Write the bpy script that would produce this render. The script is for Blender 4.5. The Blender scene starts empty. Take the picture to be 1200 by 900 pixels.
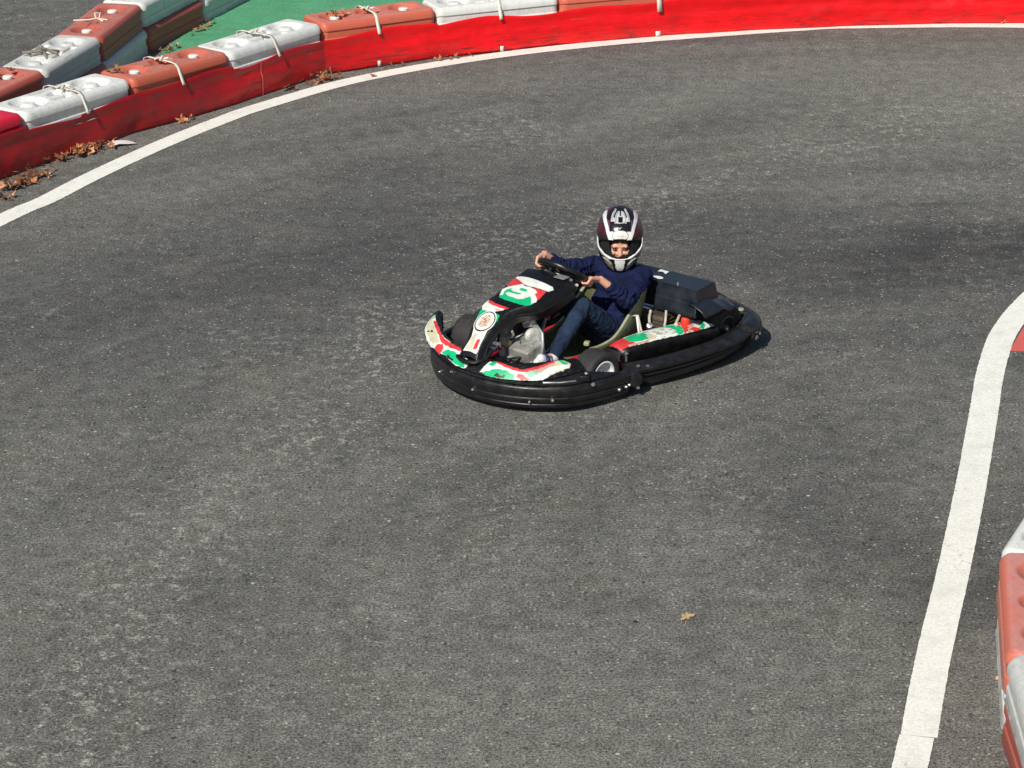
import bpy, bmesh, math, random
from mathutils import Vector, Matrix, noise
random.seed(7)
# ------------------------------------------------------------------ pure geometry
def cr(pts, t):
    """Catmull-Rom through pts, t in 0..1"""
    n = len(pts) - 1
    f = min(max(t, 0), 1) * n
    i = min(int(f), n - 1); u = f - i
    p0 = pts[max(i - 1, 0)]; p1 = pts[i]; p2 = pts[i + 1]; p3 = pts[min(i + 2, n)]
    return tuple(0.5 * ((2 * b) + (-a + c) * u + (2 * a - 5 * b + 4 * c - d) * u * u + (-a + 3 * b - 3 * c + d) * u ** 3)
                 for a, b, c, d in zip(p0, p1, p2, p3))
def inpoly(x, y, P):
    r = False; j = len(P) - 1
    for i in range(len(P)):
        a, b = P[i]; c, d = P[j]
        if (b > y) != (d > y) and x < (c - a) * (y - b) / (d - b) + a: r = not r
        j = i
    return r
FAIR_OUT = [(.63, -.58, .245), (.74, -.525, .215), (.86, -.37, .185), (.935, -.18, .172), (.96, .02, .172), (.935, .18, .172), (.84, .34, .175), (.72, .42, .185), (.60, .46, .19)]
FAIR_IN = [(.605, -.535, .295), (.69, -.48, .28), (.795, -.34, .255), (.86, -.17, .24), (.885, .0, .235), (.87, .14, .235), (.80, .26, .24), (.70, .345, .245), (.60, .39, .24)]
def fairing(u, v):
    a = cr(FAIR_OUT, u); b = cr(FAIR_IN, u)
    k = .012 * math.sin(math.pi * v)
    return tuple(p + (q - p) * v + (k if i == 2 else 0) for i, (p, q) in enumerate(zip(a, b)))
NOSE = [(.305, 0, .53, .125, .05), (.335, 0, .548, .14, .06), (.42, 0, .53, .137, .06), (.52, -.005, .505, .13, .06), (.61, -.013, .478, .118, .05), (.70, -.055, .445, .086, .028),
        (.77, -.056, .405, .067, .028), (.83, -.054, .365, .056, .03), (.88, -.05, .315, .045, .03), (.925, -.05, .262, .052, .04), (.94, -.05, .235, .056, .02)]
def nosef(u, v):
    x, yc, z, w, d = cr(NOSE, u)
    s = v * 2 - 1; a = abs(s); sg = 1 if s > 0 else -1
    if a <= .72:
        return (x, yc + w * s / .72, z + .010 * (1 - (a / .72) ** 2))
    k = (a - .72) / .28
    return (x - .02 * k, yc + sg * (w + .022 * math.sin(k * 1.5)), z - d * (k ** 1.3))
POD_OUT = [(.225, .40, .17), (.17, .435, .19), (.0, .50, .20), (-.18, .56, .20), (-.37, .60, .195)]
POD_IN = [(.245, .325, .185), (.17, .32, .195), (.0, .35, .205), (-.18, .40, .205), (-.36, .44, .20)]
def podf(u, v):
    a = cr(POD_OUT, u); b = cr(POD_IN, u)
    return tuple(p + (q - p) * v + (.010 * math.sin(math.pi * v) if i == 2 else 0) for i, (p, q) in enumerate(zip(a, b)))
#==PURE_END==
S = bpy.context.scene; COL = S.collection
PI = math.pi
def R(a): return math.radians(a)
# ------------------------------------------------------------------ materials
def newmat(name):
    m = bpy.data.materials.new(name); m.use_nodes = True
    nt = m.node_tree; b = nt.nodes['Principled BSDF']
    return m, nt, b
def nd(nt, t, **k):
    n = nt.nodes.new(t)
    for a, v in k.items():
        if a in n.inputs.keys(): n.inputs[a].default_value = v
        else: setattr(n, a, v)
    return n
def ramp(nt, src, stops):
    r = nt.nodes.new('ShaderNodeValToRGB'); e = r.color_ramp.elements
    while len(e) < len(stops): e.new(0.5)
    for el, (p, c) in zip(e, stops):
        el.position = p; el.color = (c, c, c, 1) if not isinstance(c, tuple) else (*c[:3], 1)
    nt.links.new(src, r.inputs[0]); return r.outputs[0]
def mix(nt, fac, a, b, mode='MIX'):
    m = nt.nodes.new('ShaderNodeMix'); m.data_type = 'RGBA'; m.blend_type = mode
    for i, v in ((0, fac), (6, a), (7, b)):
        if isinstance(v, (int, float)): m.inputs[i].default_value = v if i == 0 else (v, v, v, 1)
        elif isinstance(v, tuple): m.inputs[i].default_value = (*v[:3], 1)
        else: nt.links.new(v, m.inputs[i])
    return m.outputs[2]
def math_(nt, op, a, b=0.0):
    m = nt.nodes.new('ShaderNodeMath'); m.operation = op
    for i, v in ((0, a), (1, b)):
        if isinstance(v, (int, float)): m.inputs[i].default_value = v
        else: nt.links.new(v, m.inputs[i])
    return m.outputs[0]
def noise_(nt, vec, scale, detail=4, rough=.6, dist=0.0):
    n = nt.nodes.new('ShaderNodeTexNoise'); n.inputs['Scale'].default_value = scale
    n.inputs['Detail'].default_value = detail; n.inputs['Roughness'].default_value = rough; n.inputs['Distortion'].default_value = dist
    nt.links.new(vec, n.inputs['Vector']); return n.outputs['Fac']
def coords(nt, which='Object'):
    return nt.nodes.new('ShaderNodeTexCoord').outputs[which]
def mapping(nt, vec, sc=(1, 1, 1), rot=(0, 0, 0)):
    m = nt.nodes.new('ShaderNodeMapping'); nt.links.new(vec, m.inputs[0])
    m.inputs['Scale'].default_value = sc; m.inputs['Rotation'].default_value = rot; return m.outputs[0]
def bump(nt, b, h, strength=.3, dist=.01):
    n = nt.nodes.new('ShaderNodeBump'); n.inputs['Strength'].default_value = strength; n.inputs['Distance'].default_value = dist
    nt.links.new(h, n.inputs['Height']); nt.links.new(n.outputs[0], b.inputs['Normal'])
def simple(name, col, rough=.5, metal=0.0, var=.25, scale=30, bmp=.15, dirt=None, dirtamt=.5, spec=.5):
    """a base colour with uneven tone, optional dirt and fine bump"""
    m, nt, b = newmat(name)
    v = coords(nt)
    n1 = noise_(nt, v, scale, 5, .65)
    n2 = noise_(nt, v, scale * .15, 3, .6)
    lo = tuple(c * (1 - var) for c in col); hi = tuple(min(1, c * (1 + var)) for c in col)
    c = ramp(nt, n1, [(.3, lo), (.7, hi)])
    if dirt:
        f = ramp(nt, math_(nt, 'MULTIPLY', math_(nt, 'ADD', n1, n2), .5), [(.45, 0.0), (.62, dirtamt)])
        c = mix(nt, f, c, dirt)
    nt.links.new(c, b.inputs['Base Color'])
    r = ramp(nt, n1, [(.3, max(0, rough - .08)), (.7, min(1, rough + .12))])
    nt.links.new(r, b.inputs['Roughness'])
    b.inputs['Metallic'].default_value = metal
    b.inputs['Specular IOR Level'].default_value = spec
    bump(nt, b, n1, bmp, .004)
    return m
def painted(name, rough=.4, wear=.35, black=(.012, .012, .013)):
    """reads the painted decal colours stored on the mesh, with scuffs over them"""
    m, nt, b = newmat(name)
    a = nt.nodes.new('ShaderNodeAttribute'); a.attribute_name = 'paint'
    v = coords(nt)
    n1 = noise_(nt, v, 55, 6, .7); n2 = noise_(nt, v, 14, 4, .6)
    f = ramp(nt, n1, [(.56, 0.0), (.66, wear)])
    c = mix(nt, f, a.outputs['Color'], (.10, .085, .055))
    f2 = ramp(nt, n2, [(.3, .72), (.6, 1.0)])
    c = mix(nt, 1.0, c, f2, 'MULTIPLY')
    nt.links.new(c, b.inputs['Base Color'])
    nt.links.new(ramp(nt, n1, [(.3, rough - .1), (.7, rough + .2)]), b.inputs['Roughness'])
    bump(nt, b, n1, .08, .003)
    return m

def mat_asphalt():
    m, nt, b = newmat('asphalt')
    v = coords(nt)
    # big tonal areas
    big = noise_(nt, v, .32, 3, .5, .4)
    mid = noise_(nt, mapping(nt, v, (1.0, 1.0, 1), (0, 0, .5)), 1.3, 6, .65, .6)
    fine = noise_(nt, v, 9, 6, .75, .3)
    grit = noise_(nt, v, 75, 3, .8)
    grit2 = noise_(nt, v, 190, 2, .7)
    base = ramp(nt, big, [(.30, (.112, .1105, .101)), (.72, (.154, .1515, .135))])
    base = mix(nt, .75, base, ramp(nt, mid, [(.30, .43), (.72, .60)]), 'OVERLAY')
    # distance from rubbered line: arcs swept by karts
    sep = nt.nodes.new('ShaderNodeSeparateXYZ'); nt.links.new(v, sep.inputs[0])
    X, Y = sep.outputs[0], sep.outputs[1]
    # racing line: arc centred near the inner kerb at right
    wob = math_(nt, 'MULTIPLY', math_(nt, 'SUBTRACT', noise_(nt, v, .5, 3, .6), .5), 1.3)
    def arc(cx, cy, r0, w, sy=1.0):
        dx = math_(nt, 'SUBTRACT', X, cx); dy = math_(nt, 'MULTIPLY', math_(nt, 'SUBTRACT', Y, cy), sy)
        d = math_(nt, 'SQRT', math_(nt, 'ADD', math_(nt, 'MULTIPLY', dx, dx), math_(nt, 'MULTIPLY', dy, dy)))
        d = math_(nt, 'ADD', d, wob)
        e = math_(nt, 'DIVIDE', math_(nt, 'SUBTRACT', d, r0), w)
        return math_(nt, 'POWER', 2.718, math_(nt, 'MULTIPLY', math_(nt, 'MULTIPLY', e, e), -1.0))
    dark = arc(1.0, 10.3, 6.35, 1.0)
    base = mix(nt, math_(nt, 'MULTIPLY', dark, .60), base, (.060, .060, .061))
    dark2 = arc(3.6, 14.0, 2.75, .55)
    base = mix(nt, math_(nt, 'MULTIPLY', math_(nt, 'MULTIPLY', dark2, ramp(nt, math_(nt, 'DIVIDE', X, 4.0), [(.25, 0.0), (.6, 1.0)])), .78), base, (.040, .040, .041))
    # streaks along the direction of travel
    dx = math_(nt, 'SUBTRACT', X, 3.2); dy = math_(nt, 'SUBTRACT', Y, 11.5)
    rad = math_(nt, 'SQRT', math_(nt, 'ADD', math_(nt, 'MULTIPLY', dx, dx), math_(nt, 'MULTIPLY', dy, dy)))
    cb = nt.nodes.new('ShaderNodeCombineXYZ'); nt.links.new(math_(nt, 'MULTIPLY', rad, 2.6), cb.inputs[0])
    nt.links.new(math_(nt, 'MULTIPLY', math_(nt, 'ARCTAN2', dy, dx), 2.0), cb.inputs[1])
    st = noise_(nt, cb.outputs[0], 1.0, 5, .62, .35)
    base = mix(nt, ramp(nt, st, [(.47, 0.0), (.70, .50)]), base, (.068, .068, .067))
    base = mix(nt, ramp(nt, st, [(.28, .42), (.46, 0.0)]), base, (.185, .181, .162))
    def blob(cx, cy, rx, ry, ang=0.0):
        c, s_ = math.cos(ang), math.sin(ang); ex = math_(nt, 'SUBTRACT', X, cx); ey = math_(nt, 'SUBTRACT', Y, cy)
        a_ = math_(nt, 'DIVIDE', math_(nt, 'ADD', math_(nt, 'MULTIPLY', ex, c), math_(nt, 'MULTIPLY', ey, s_)), rx)
        b2 = math_(nt, 'DIVIDE', math_(nt, 'SUBTRACT', math_(nt, 'MULTIPLY', ey, c), math_(nt, 'MULTIPLY', ex, s_)), ry)
        return math_(nt, 'POWER', 2.718, math_(nt, 'MULTIPLY', math_(nt, 'ADD', math_(nt, 'MULTIPLY', a_, a_), math_(nt, 'MULTIPLY', b2, b2)), -1.0))
    base = mix(nt, math_(nt, 'MULTIPLY', blob(3.6, 20.3, 1.5, 1.3), .65), base, (.215, .208, .175))
    base = mix(nt, math_(nt, 'MULTIPLY', blob(1.2, 20.0, 1.7, .26, .86), .55), base, (.20, .195, .172))
    base = mix(nt, math_(nt, 'MULTIPLY', blob(1.6, 10.2, 3.2, 1.5), .40), base, (.195, .188, .162))
    base = mix(nt, math_(nt, 'MULTIPLY', blob(-1.4, 15.4, 1.5, 1.2), .30), base, (.075, .075, .076))
    # pale worn flakes in patches
    pm = noise_(nt, v, .9, 4, .65, .8)
    scuff = arc(10.0, 10.0, 11.8, .34); scuff2 = arc(10.6, 10.2, 11.0, .22)
    swl = arc(1.6, 9.6, 11.0, .55)
    base = mix(nt, math_(nt, 'MULTIPLY', swl, .30), base, (.19, .186, .168))
    fl = noise_(nt, mapping(nt, v, (1, 1, 1)), 17, 5, .78, .4)
    pmask = math_(nt, 'MAXIMUM', ramp(nt, pm, [(.52, .12), (.68, .8)]), math_(nt, 'MULTIPLY', math_(nt, 'MAXIMUM', scuff, math_(nt, 'MAXIMUM', math_(nt, 'MULTIPLY', scuff2, .6), math_(nt, 'MAXIMUM', blob(-.1, 19.3, .55, .6), blob(2.5, 19.4, .9, .9)))), ramp(nt, pm, [(.36, .15), (.52, 1.3)])))
    flm = math_(nt, 'MULTIPLY', pmask, ramp(nt, fl, [(.52, 0.0), (.64, 1.0)]))
    base = mix(nt, math_(nt, 'MULTIPLY', flm, .70), base, (.36, .35, .29))
    base = mix(nt, ramp(nt, noise_(nt, v, 1.7, 3), [(.55, 0.0), (.75, .35)]), base, (.19, .165, .13))
    base = mix(nt, .85, base, ramp(nt, fine, [(.30, .30), (.70, .70)]), 'OVERLAY')
    base = mix(nt, 1.0, base, ramp(nt, grit, [(.34, .10), (.68, .92)]), 'OVERLAY')
    base = mix(nt, .8, base, ramp(nt, grit2, [(.32, .12), (.68, .90)]), 'OVERLAY')
    # pale stones
    vo = nt.nodes.new('ShaderNodeTexVoronoi'); vo.inputs['Scale'].default_value = 60; nt.links.new(v, vo.inputs['Vector'])
    sc = nt.nodes.new('ShaderNodeSeparateColor'); nt.links.new(vo.outputs['Color'], sc.inputs[0])
    stone = math_(nt, 'MULTIPLY', ramp(nt, sc.outputs[0], [(.955, 0.0), (.97, 1.0)]), ramp(nt, vo.outputs['Distance'], [(.30, 1.0), (.42, 0.0)]))
    base = mix(nt, math_(nt, 'MULTIPLY', stone, .75), base, (.48, .47, .40))
    vo2 = nt.nodes.new('ShaderNodeTexVoronoi'); vo2.inputs['Scale'].default_value = 23; nt.links.new(v, vo2.inputs['Vector'])
    sc2 = nt.nodes.new('ShaderNodeSeparateColor'); nt.links.new(vo2.outputs['Color'], sc2.inputs[0])
    st2 = math_(nt, 'MULTIPLY', ramp(nt, sc2.outputs[1], [(.986, 0.0), (.991, 1.0)]), ramp(nt, vo2.outputs['Distance'], [(.12, 1.0), (.25, 0.0)]))
    base = mix(nt, math_(nt, 'MULTIPLY', st2, .8), base, (.60, .59, .54))
    pit = math_(nt, 'MULTIPLY', ramp(nt, sc2.outputs[2], [(.96, 0.0), (.975, 1.0)]), ramp(nt, vo2.outputs['Distance'], [(.15, 1.0), (.3, 0.0)]))
    base = mix(nt, math_(nt, 'MULTIPLY', pit, .6), base, (.012, .012, .012))
    nt.links.new(base, b.inputs['Base Color'])
    b.inputs['Roughness'].default_value = .88; b.inputs['Specular IOR Level'].default_value = .25
    h = math_(nt, 'ADD', grit, math_(nt, 'MULTIPLY', fine, .8))
    bump(nt, b, h, .55, .004)
    return m
def mat_line():
    m, nt, b = newmat('line_paint')
    v = coords(nt)
    g = noise_(nt, v, 70, 4, .75); g2 = noise_(nt, v, 6, 4, .6)
    c = ramp(nt, g, [(.28, (.66, .65, .57)), (.6, (.90, .89, .81))])
    c = mix(nt, ramp(nt, g2, [(.5, 0.0), (.75, .35)]), c, (.48, .47, .42))
    c = mix(nt, ramp(nt, noise_(nt, v, 130, 3, .8), [(.64, 0.0), (.70, .7)]), c, (.22, .21, .19))
    chip = math_(nt, 'MULTIPLY', ramp(nt, noise_(nt, v, 38, 4, .7), [(.60, 0.0), (.66, 1.0)]), ramp(nt, noise_(nt, v, 2.2, 3, .6), [(.48, 0.0), (.66, 1.0)]))
    c = mix(nt, math_(nt, 'MULTIPLY', chip, .75), c, (.17, .165, .15))
    nt.links.new(c, b.inputs['Base Color']); b.inputs['Roughness'].default_value = .75
    bump(nt, b, g, .35, .003)
    return m
def mat_block(name, base, faded, grime):
    m, nt, b = newmat(name)
    v0 = coords(nt); oi = nt.nodes.new('ShaderNodeObjectInfo')
    va = nt.nodes.new('ShaderNodeVectorMath'); va.operation = 'ADD'; nt.links.new(v0, va.inputs[0])
    cx = nt.nodes.new('ShaderNodeCombineXYZ'); rr_ = math_(nt, 'MULTIPLY', oi.outputs['Random'], 37.0)
    for k_ in (0, 1): nt.links.new(rr_, cx.inputs[k_])
    nt.links.new(cx.outputs[0], va.inputs[1]); v = va.outputs[0]
    n1 = noise_(nt, v, 7, 5, .65); n2 = noise_(nt, v, 45, 4, .7)
    g = nt.nodes.new('ShaderNodeNewGeometry')
    sp = nt.nodes.new('ShaderNodeSeparateXYZ'); nt.links.new(g.outputs['Normal'], sp.inputs[0])
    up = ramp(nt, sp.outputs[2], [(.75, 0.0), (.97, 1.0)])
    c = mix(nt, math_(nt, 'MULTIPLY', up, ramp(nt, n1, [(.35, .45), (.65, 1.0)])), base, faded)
    d = math_(nt, 'MULTIPLY', ramp(nt, n2, [(.45, 0.0), (.7, 1.0)]), ramp(nt, n1, [(.40, .15), (.62, .75)]))
    c = mix(nt, math_(nt, 'MULTIPLY', d, .65), c, grime)
    # dirt gathers in the recesses, seen from the height of the surface
    sz = nt.nodes.new('ShaderNodeSeparateXYZ'); nt.links.new(v0, sz.inputs[0])
    lowtop = math_(nt, 'MULTIPLY', up, ramp(nt, sz.outputs[2], [(.150, 1.0), (.176, 0.0)]))
    c = mix(nt, math_(nt, 'MULTIPLY', lowtop, ramp(nt, n2, [(.40, .10), (.62, .75)])), c, grime)
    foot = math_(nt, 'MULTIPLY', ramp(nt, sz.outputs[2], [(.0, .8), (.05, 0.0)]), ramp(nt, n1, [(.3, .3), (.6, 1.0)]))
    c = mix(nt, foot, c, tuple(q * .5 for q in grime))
    # scratches and black scuffs
    scr = noise_(nt, mapping(nt, v, (2.5, 40, 40), (0, 0, .15)), 1.6, 3, .6, .8)
    c = mix(nt, ramp(nt, scr, [(.66, 0.0), (.70, .55)]), c, (.10, .085, .08))
    # streaks down the side faces
    stv = noise_(nt, mapping(nt, v, (22, 22, 1.5)), 1.0, 4, .7)
    c = mix(nt, ramp(nt, stv, [(.50, 0.0), (.70, .40)]), c, grime)
    c = mix(nt, 1.0, c, ramp(nt, oi.outputs['Random'], [(0.0, .80), (1.0, 1.06)]), 'MULTIPLY')
    nt.links.new(c, b.inputs['Base Color'])
    nt.links.new(ramp(nt, n2, [(.3, .38), (.7, .62)]), b.inputs['Roughness'])
    bump(nt, b, math_(nt, 'ADD', math_(nt, 'MULTIPLY', n1, .6), math_(nt, 'MULTIPLY', n2, .3)), .25, .008)
    return m
def mat_banner():
    m, nt, b = newmat('red_banner_vinyl')
    v = coords(nt)
    n1 = noise_(nt, mapping(nt, v, (1, 1, 4)), 2.2, 6, .7, .5); n2 = noise_(nt, mapping(nt, v, (3, 3, 14)), 2.0, 5, .75, .6)
    sz = nt.nodes.new('ShaderNodeSeparateXYZ'); nt.links.new(v, sz.inputs[0])
    low = ramp(nt, sz.outputs[2], [(.03, 1.0), (.20, .15)])
    c = ramp(nt, n1, [(.3, (.74, .002, .004)), (.7, (.88, .004, .008))])
    d = math_(nt, 'MULTIPLY', ramp(nt, n2, [(.48, 0.0), (.72, 1.0)]), low)
    sx = nt.nodes.new('ShaderNodeSeparateXYZ'); nt.links.new(v, sx.inputs[0])
    left_shade = ramp(nt, math_(nt, 'DIVIDE', math_(nt, 'ADD', sx.outputs[0], 4.0), 4.0), [(.50, 1.0), (.80, .15)])  # deeper red towards the left end: shade painted in, patched with grime
    c = mix(nt, math_(nt, 'MULTIPLY', left_shade, ramp(nt, noise_(nt, v, .9, 3, .6), [(.30, .25), (.56, .9)])), c, (.27, .004, .008))
    c = mix(nt, math_(nt, 'MULTIPLY', d, .9), c, (.07, .014, .014))
    sc_ = math_(nt, 'MULTIPLY', ramp(nt, noise_(nt, mapping(nt, v, (1.5, 1.5, 26)), 1.6, 4, .7, .3), [(.56, 0.0), (.66, 1.0)]), low)
    c = mix(nt, math_(nt, 'MULTIPLY', sc_, .7), c, (.03, .012, .012))
    c = mix(nt, ramp(nt, noise_(nt, mapping(nt, v, (2, 2, 9)), 3.4, 5, .8), [(.62, 0.0), (.78, .35)]), c, (.72, .12, .10))
    nt.links.new(c, b.inputs['Base Color'])
    b.inputs['Roughness'].default_value = .36
    bump(nt, b, math_(nt, 'ADD', n1, math_(nt, 'MULTIPLY', n2, .4)), .22, .02)
    return m
M = {}
M['asphalt'] = mat_asphalt(); M['line'] = mat_line()
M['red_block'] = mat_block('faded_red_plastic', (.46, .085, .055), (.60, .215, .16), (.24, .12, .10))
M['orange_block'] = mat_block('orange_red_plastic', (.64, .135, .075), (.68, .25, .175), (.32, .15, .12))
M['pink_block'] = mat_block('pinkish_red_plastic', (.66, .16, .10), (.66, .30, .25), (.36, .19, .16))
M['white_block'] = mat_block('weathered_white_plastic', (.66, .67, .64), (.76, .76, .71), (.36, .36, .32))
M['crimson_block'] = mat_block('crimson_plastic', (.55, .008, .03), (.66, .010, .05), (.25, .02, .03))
M['plug'] = simple('plug_plastic', (.78, .77, .72), .5, var=.1)
M['banner'] = mat_banner()
M['strap'] = simple('strap_webbing', (.72, .68, .58), .7, var=.15, scale=80, dirt=(.35, .3, .22))
M['seam'] = simple('seam_tape', (.72, .10, .08), .5, var=.15)
M['twine'] = simple('dirty_twine', (.20, .18, .14), .8, var=.4)
M['leaf'] = simple('dry_leaf', (.42, .17, .07), .7, var=.6, scale=45, dirt=(.10, .045, .02))
M['leaf3'] = simple('dark_dry_leaf', (.14, .06, .03), .75, var=.5, scale=45)
M['leaf2'] = simple('pale_dry_leaf', (.62, .32, .17), .7, var=.35, scale=40)
M['paper'] = simple('paper', (.72, .66, .68), .6, var=.06)
M['black'] = simple('black_bumper_plastic', (.0095, .0098, .0105), .36, var=.35, scale=18, bmp=.35, dirt=(.045, .040, .034), dirtamt=.28)
M['black2'] = simple('satin_black', (.0055, .0055, .006), .34, var=.3, scale=25, dirt=(.03, .027, .022), dirtamt=.2)
M['gloss'] = simple('rear_cover_black', (.012, .016, .024), .33, var=.3, scale=9, bmp=.1, dirt=(.035, .035, .036), dirtamt=.4)
M['tyre'] = simple('slick_rubber', (.022, .021, .021), .72, var=.35, scale=60, bmp=.4, dirt=(.05, .046, .042), dirtamt=.4)
M['alloy'] = simple('cast_alloy', (.62, .62, .60), .35, .75, var=.2, dirt=(.2, .18, .15), dirtamt=.5)
M['rim'] = simple('pale_wheel_rim', (.88, .88, .86), .35, .0, var=.05, dirt=(.4, .38, .34), dirtamt=.2)
M['steel'] = simple('bright_steel', (.60, .60, .58), .3, .9, var=.2)
M['engine'] = simple('greasy_engine_alloy', (.42, .42, .38), .5, .3, var=.4, scale=70, bmp=.5, dirt=(.05, .045, .035), dirtamt=.7)
M['brown'] = simple('grubby_engine_block', (.085, .065, .045), .6, .2, var=.4, scale=60, dirt=(.02, .02, .02))
M['redp'] = simple('red_paint', (.55, .012, .018), .4, var=.25, dirt=(.12, .02, .02), dirtamt=.5)
M['hose'] = simple('pale_hose', (.48, .44, .36), .5, var=.25)
M['seat'] = simple('fibreglass_seat', (.155, .165, .078), .48, var=.25, scale=35, bmp=.25, dirt=(.26, .27, .17), dirtamt=.4)
M['seatrim'] = simple('worn_seat_edge', (.36, .37, .23), .5, var=.3, scale=50, dirt=(.14, .14, .08))
M['decal'] = painted('decal_panels', .34, .32)
M['decal_clean'] = painted('number_panel_decal', .30, .14)
M['helmet'] = painted('helmet_paint', .14, .03)
M['liner'] = simple('helmet_liner', (.008, .008, .009), .8, var=.3)
M['silver'] = simple('helmet_vent', (.55, .56, .55), .3, .3, var=.12)
M['asph_green'], nt_, b_ = newmat('green_painted_asphalt')
vg = coords(nt_); gg = noise_(nt_, vg, 60, 4, .8); gm = noise_(nt_, vg, 3.5, 5, .7, .5); gs = noise_(nt_, mapping(nt_, vg, (1, 4, 1), (0, 0, -.5)), 2.0, 5, .7)
cg = ramp(nt_, gm, [(.3, (.060, .27, .130)), (.7, (.10, .37, .185))])
cg = mix(nt_, ramp(nt_, gs, [(.52, 0.0), (.72, .55)]), cg, (.16, .34, .22)); cg = mix(nt_, ramp(nt_, noise_(nt_, vg, 6, 5, .75), [(.60, 0.0), (.70, .6)]), cg, (.10, .15, .09))
cg = mix(nt_, .8, cg, ramp(nt_, gg, [(.3, .25), (.7, .75)]), 'OVERLAY')
nt_.links.new(cg, b_.inputs['Base Color']); b_.inputs['Roughness'].default_value = .85; bump(nt_, b_, gg, .4, .004)
M['kerb_red'] = simple('red_kerb_paint', (.66, .12, .10), .75, var=.16, scale=40, bmp=.3, dirt=(.4, .12, .09), dirtamt=.4)
def mat_cloth(name, col, wave, bm=.6, hi=1.5):
    m, nt, b = newmat(name); v = coords(nt)
    n1 = noise_(nt, mapping(nt, v, wave), 9, 4, .6, 1.2); n2 = noise_(nt, v, 220, 2, .5)
    c = ramp(nt, n1, [(.3, tuple(x * .65 for x in col)), (.7, tuple(x * hi for x in col))])
    nt.links.new(c, b.inputs['Base Color']); b.inputs['Roughness'].default_value = .9
    b.inputs['Specular IOR Level'].default_value = .15
    bump(nt, b, math_(nt, 'ADD', n1, math_(nt, 'MULTIPLY', n2, .15)), bm, .02)
    return m
M['sweater'] = mat_cloth('navy_knit', (.0075, .0115, .045), (1.0, 1.0, 1.6), .45, 1.4)
M['jeans'] = mat_cloth('blue_denim', (.014, .025, .050), (1.0, 1.3, 1.0), .3, 1.6)
M['skin'] = simple('skin', (.66, .34, .23), .5, var=.10, scale=30, bmp=.1)
M['lip'] = simple('lips', (.50, .15, .13), .45, var=.1)
M['hair'] = simple('hair', (.05, .03, .02), .7, var=.3)
M['eye'] = simple('eye_dark', (.03, .02, .015), .3, var=.1)
M['shoe_white'] = simple('white_trainer', (.68, .68, .66), .5, var=.12)
M['shoe_blue'] = simple('blue_trainer_trim', (.03, .06, .22), .5, var=.12)

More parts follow.
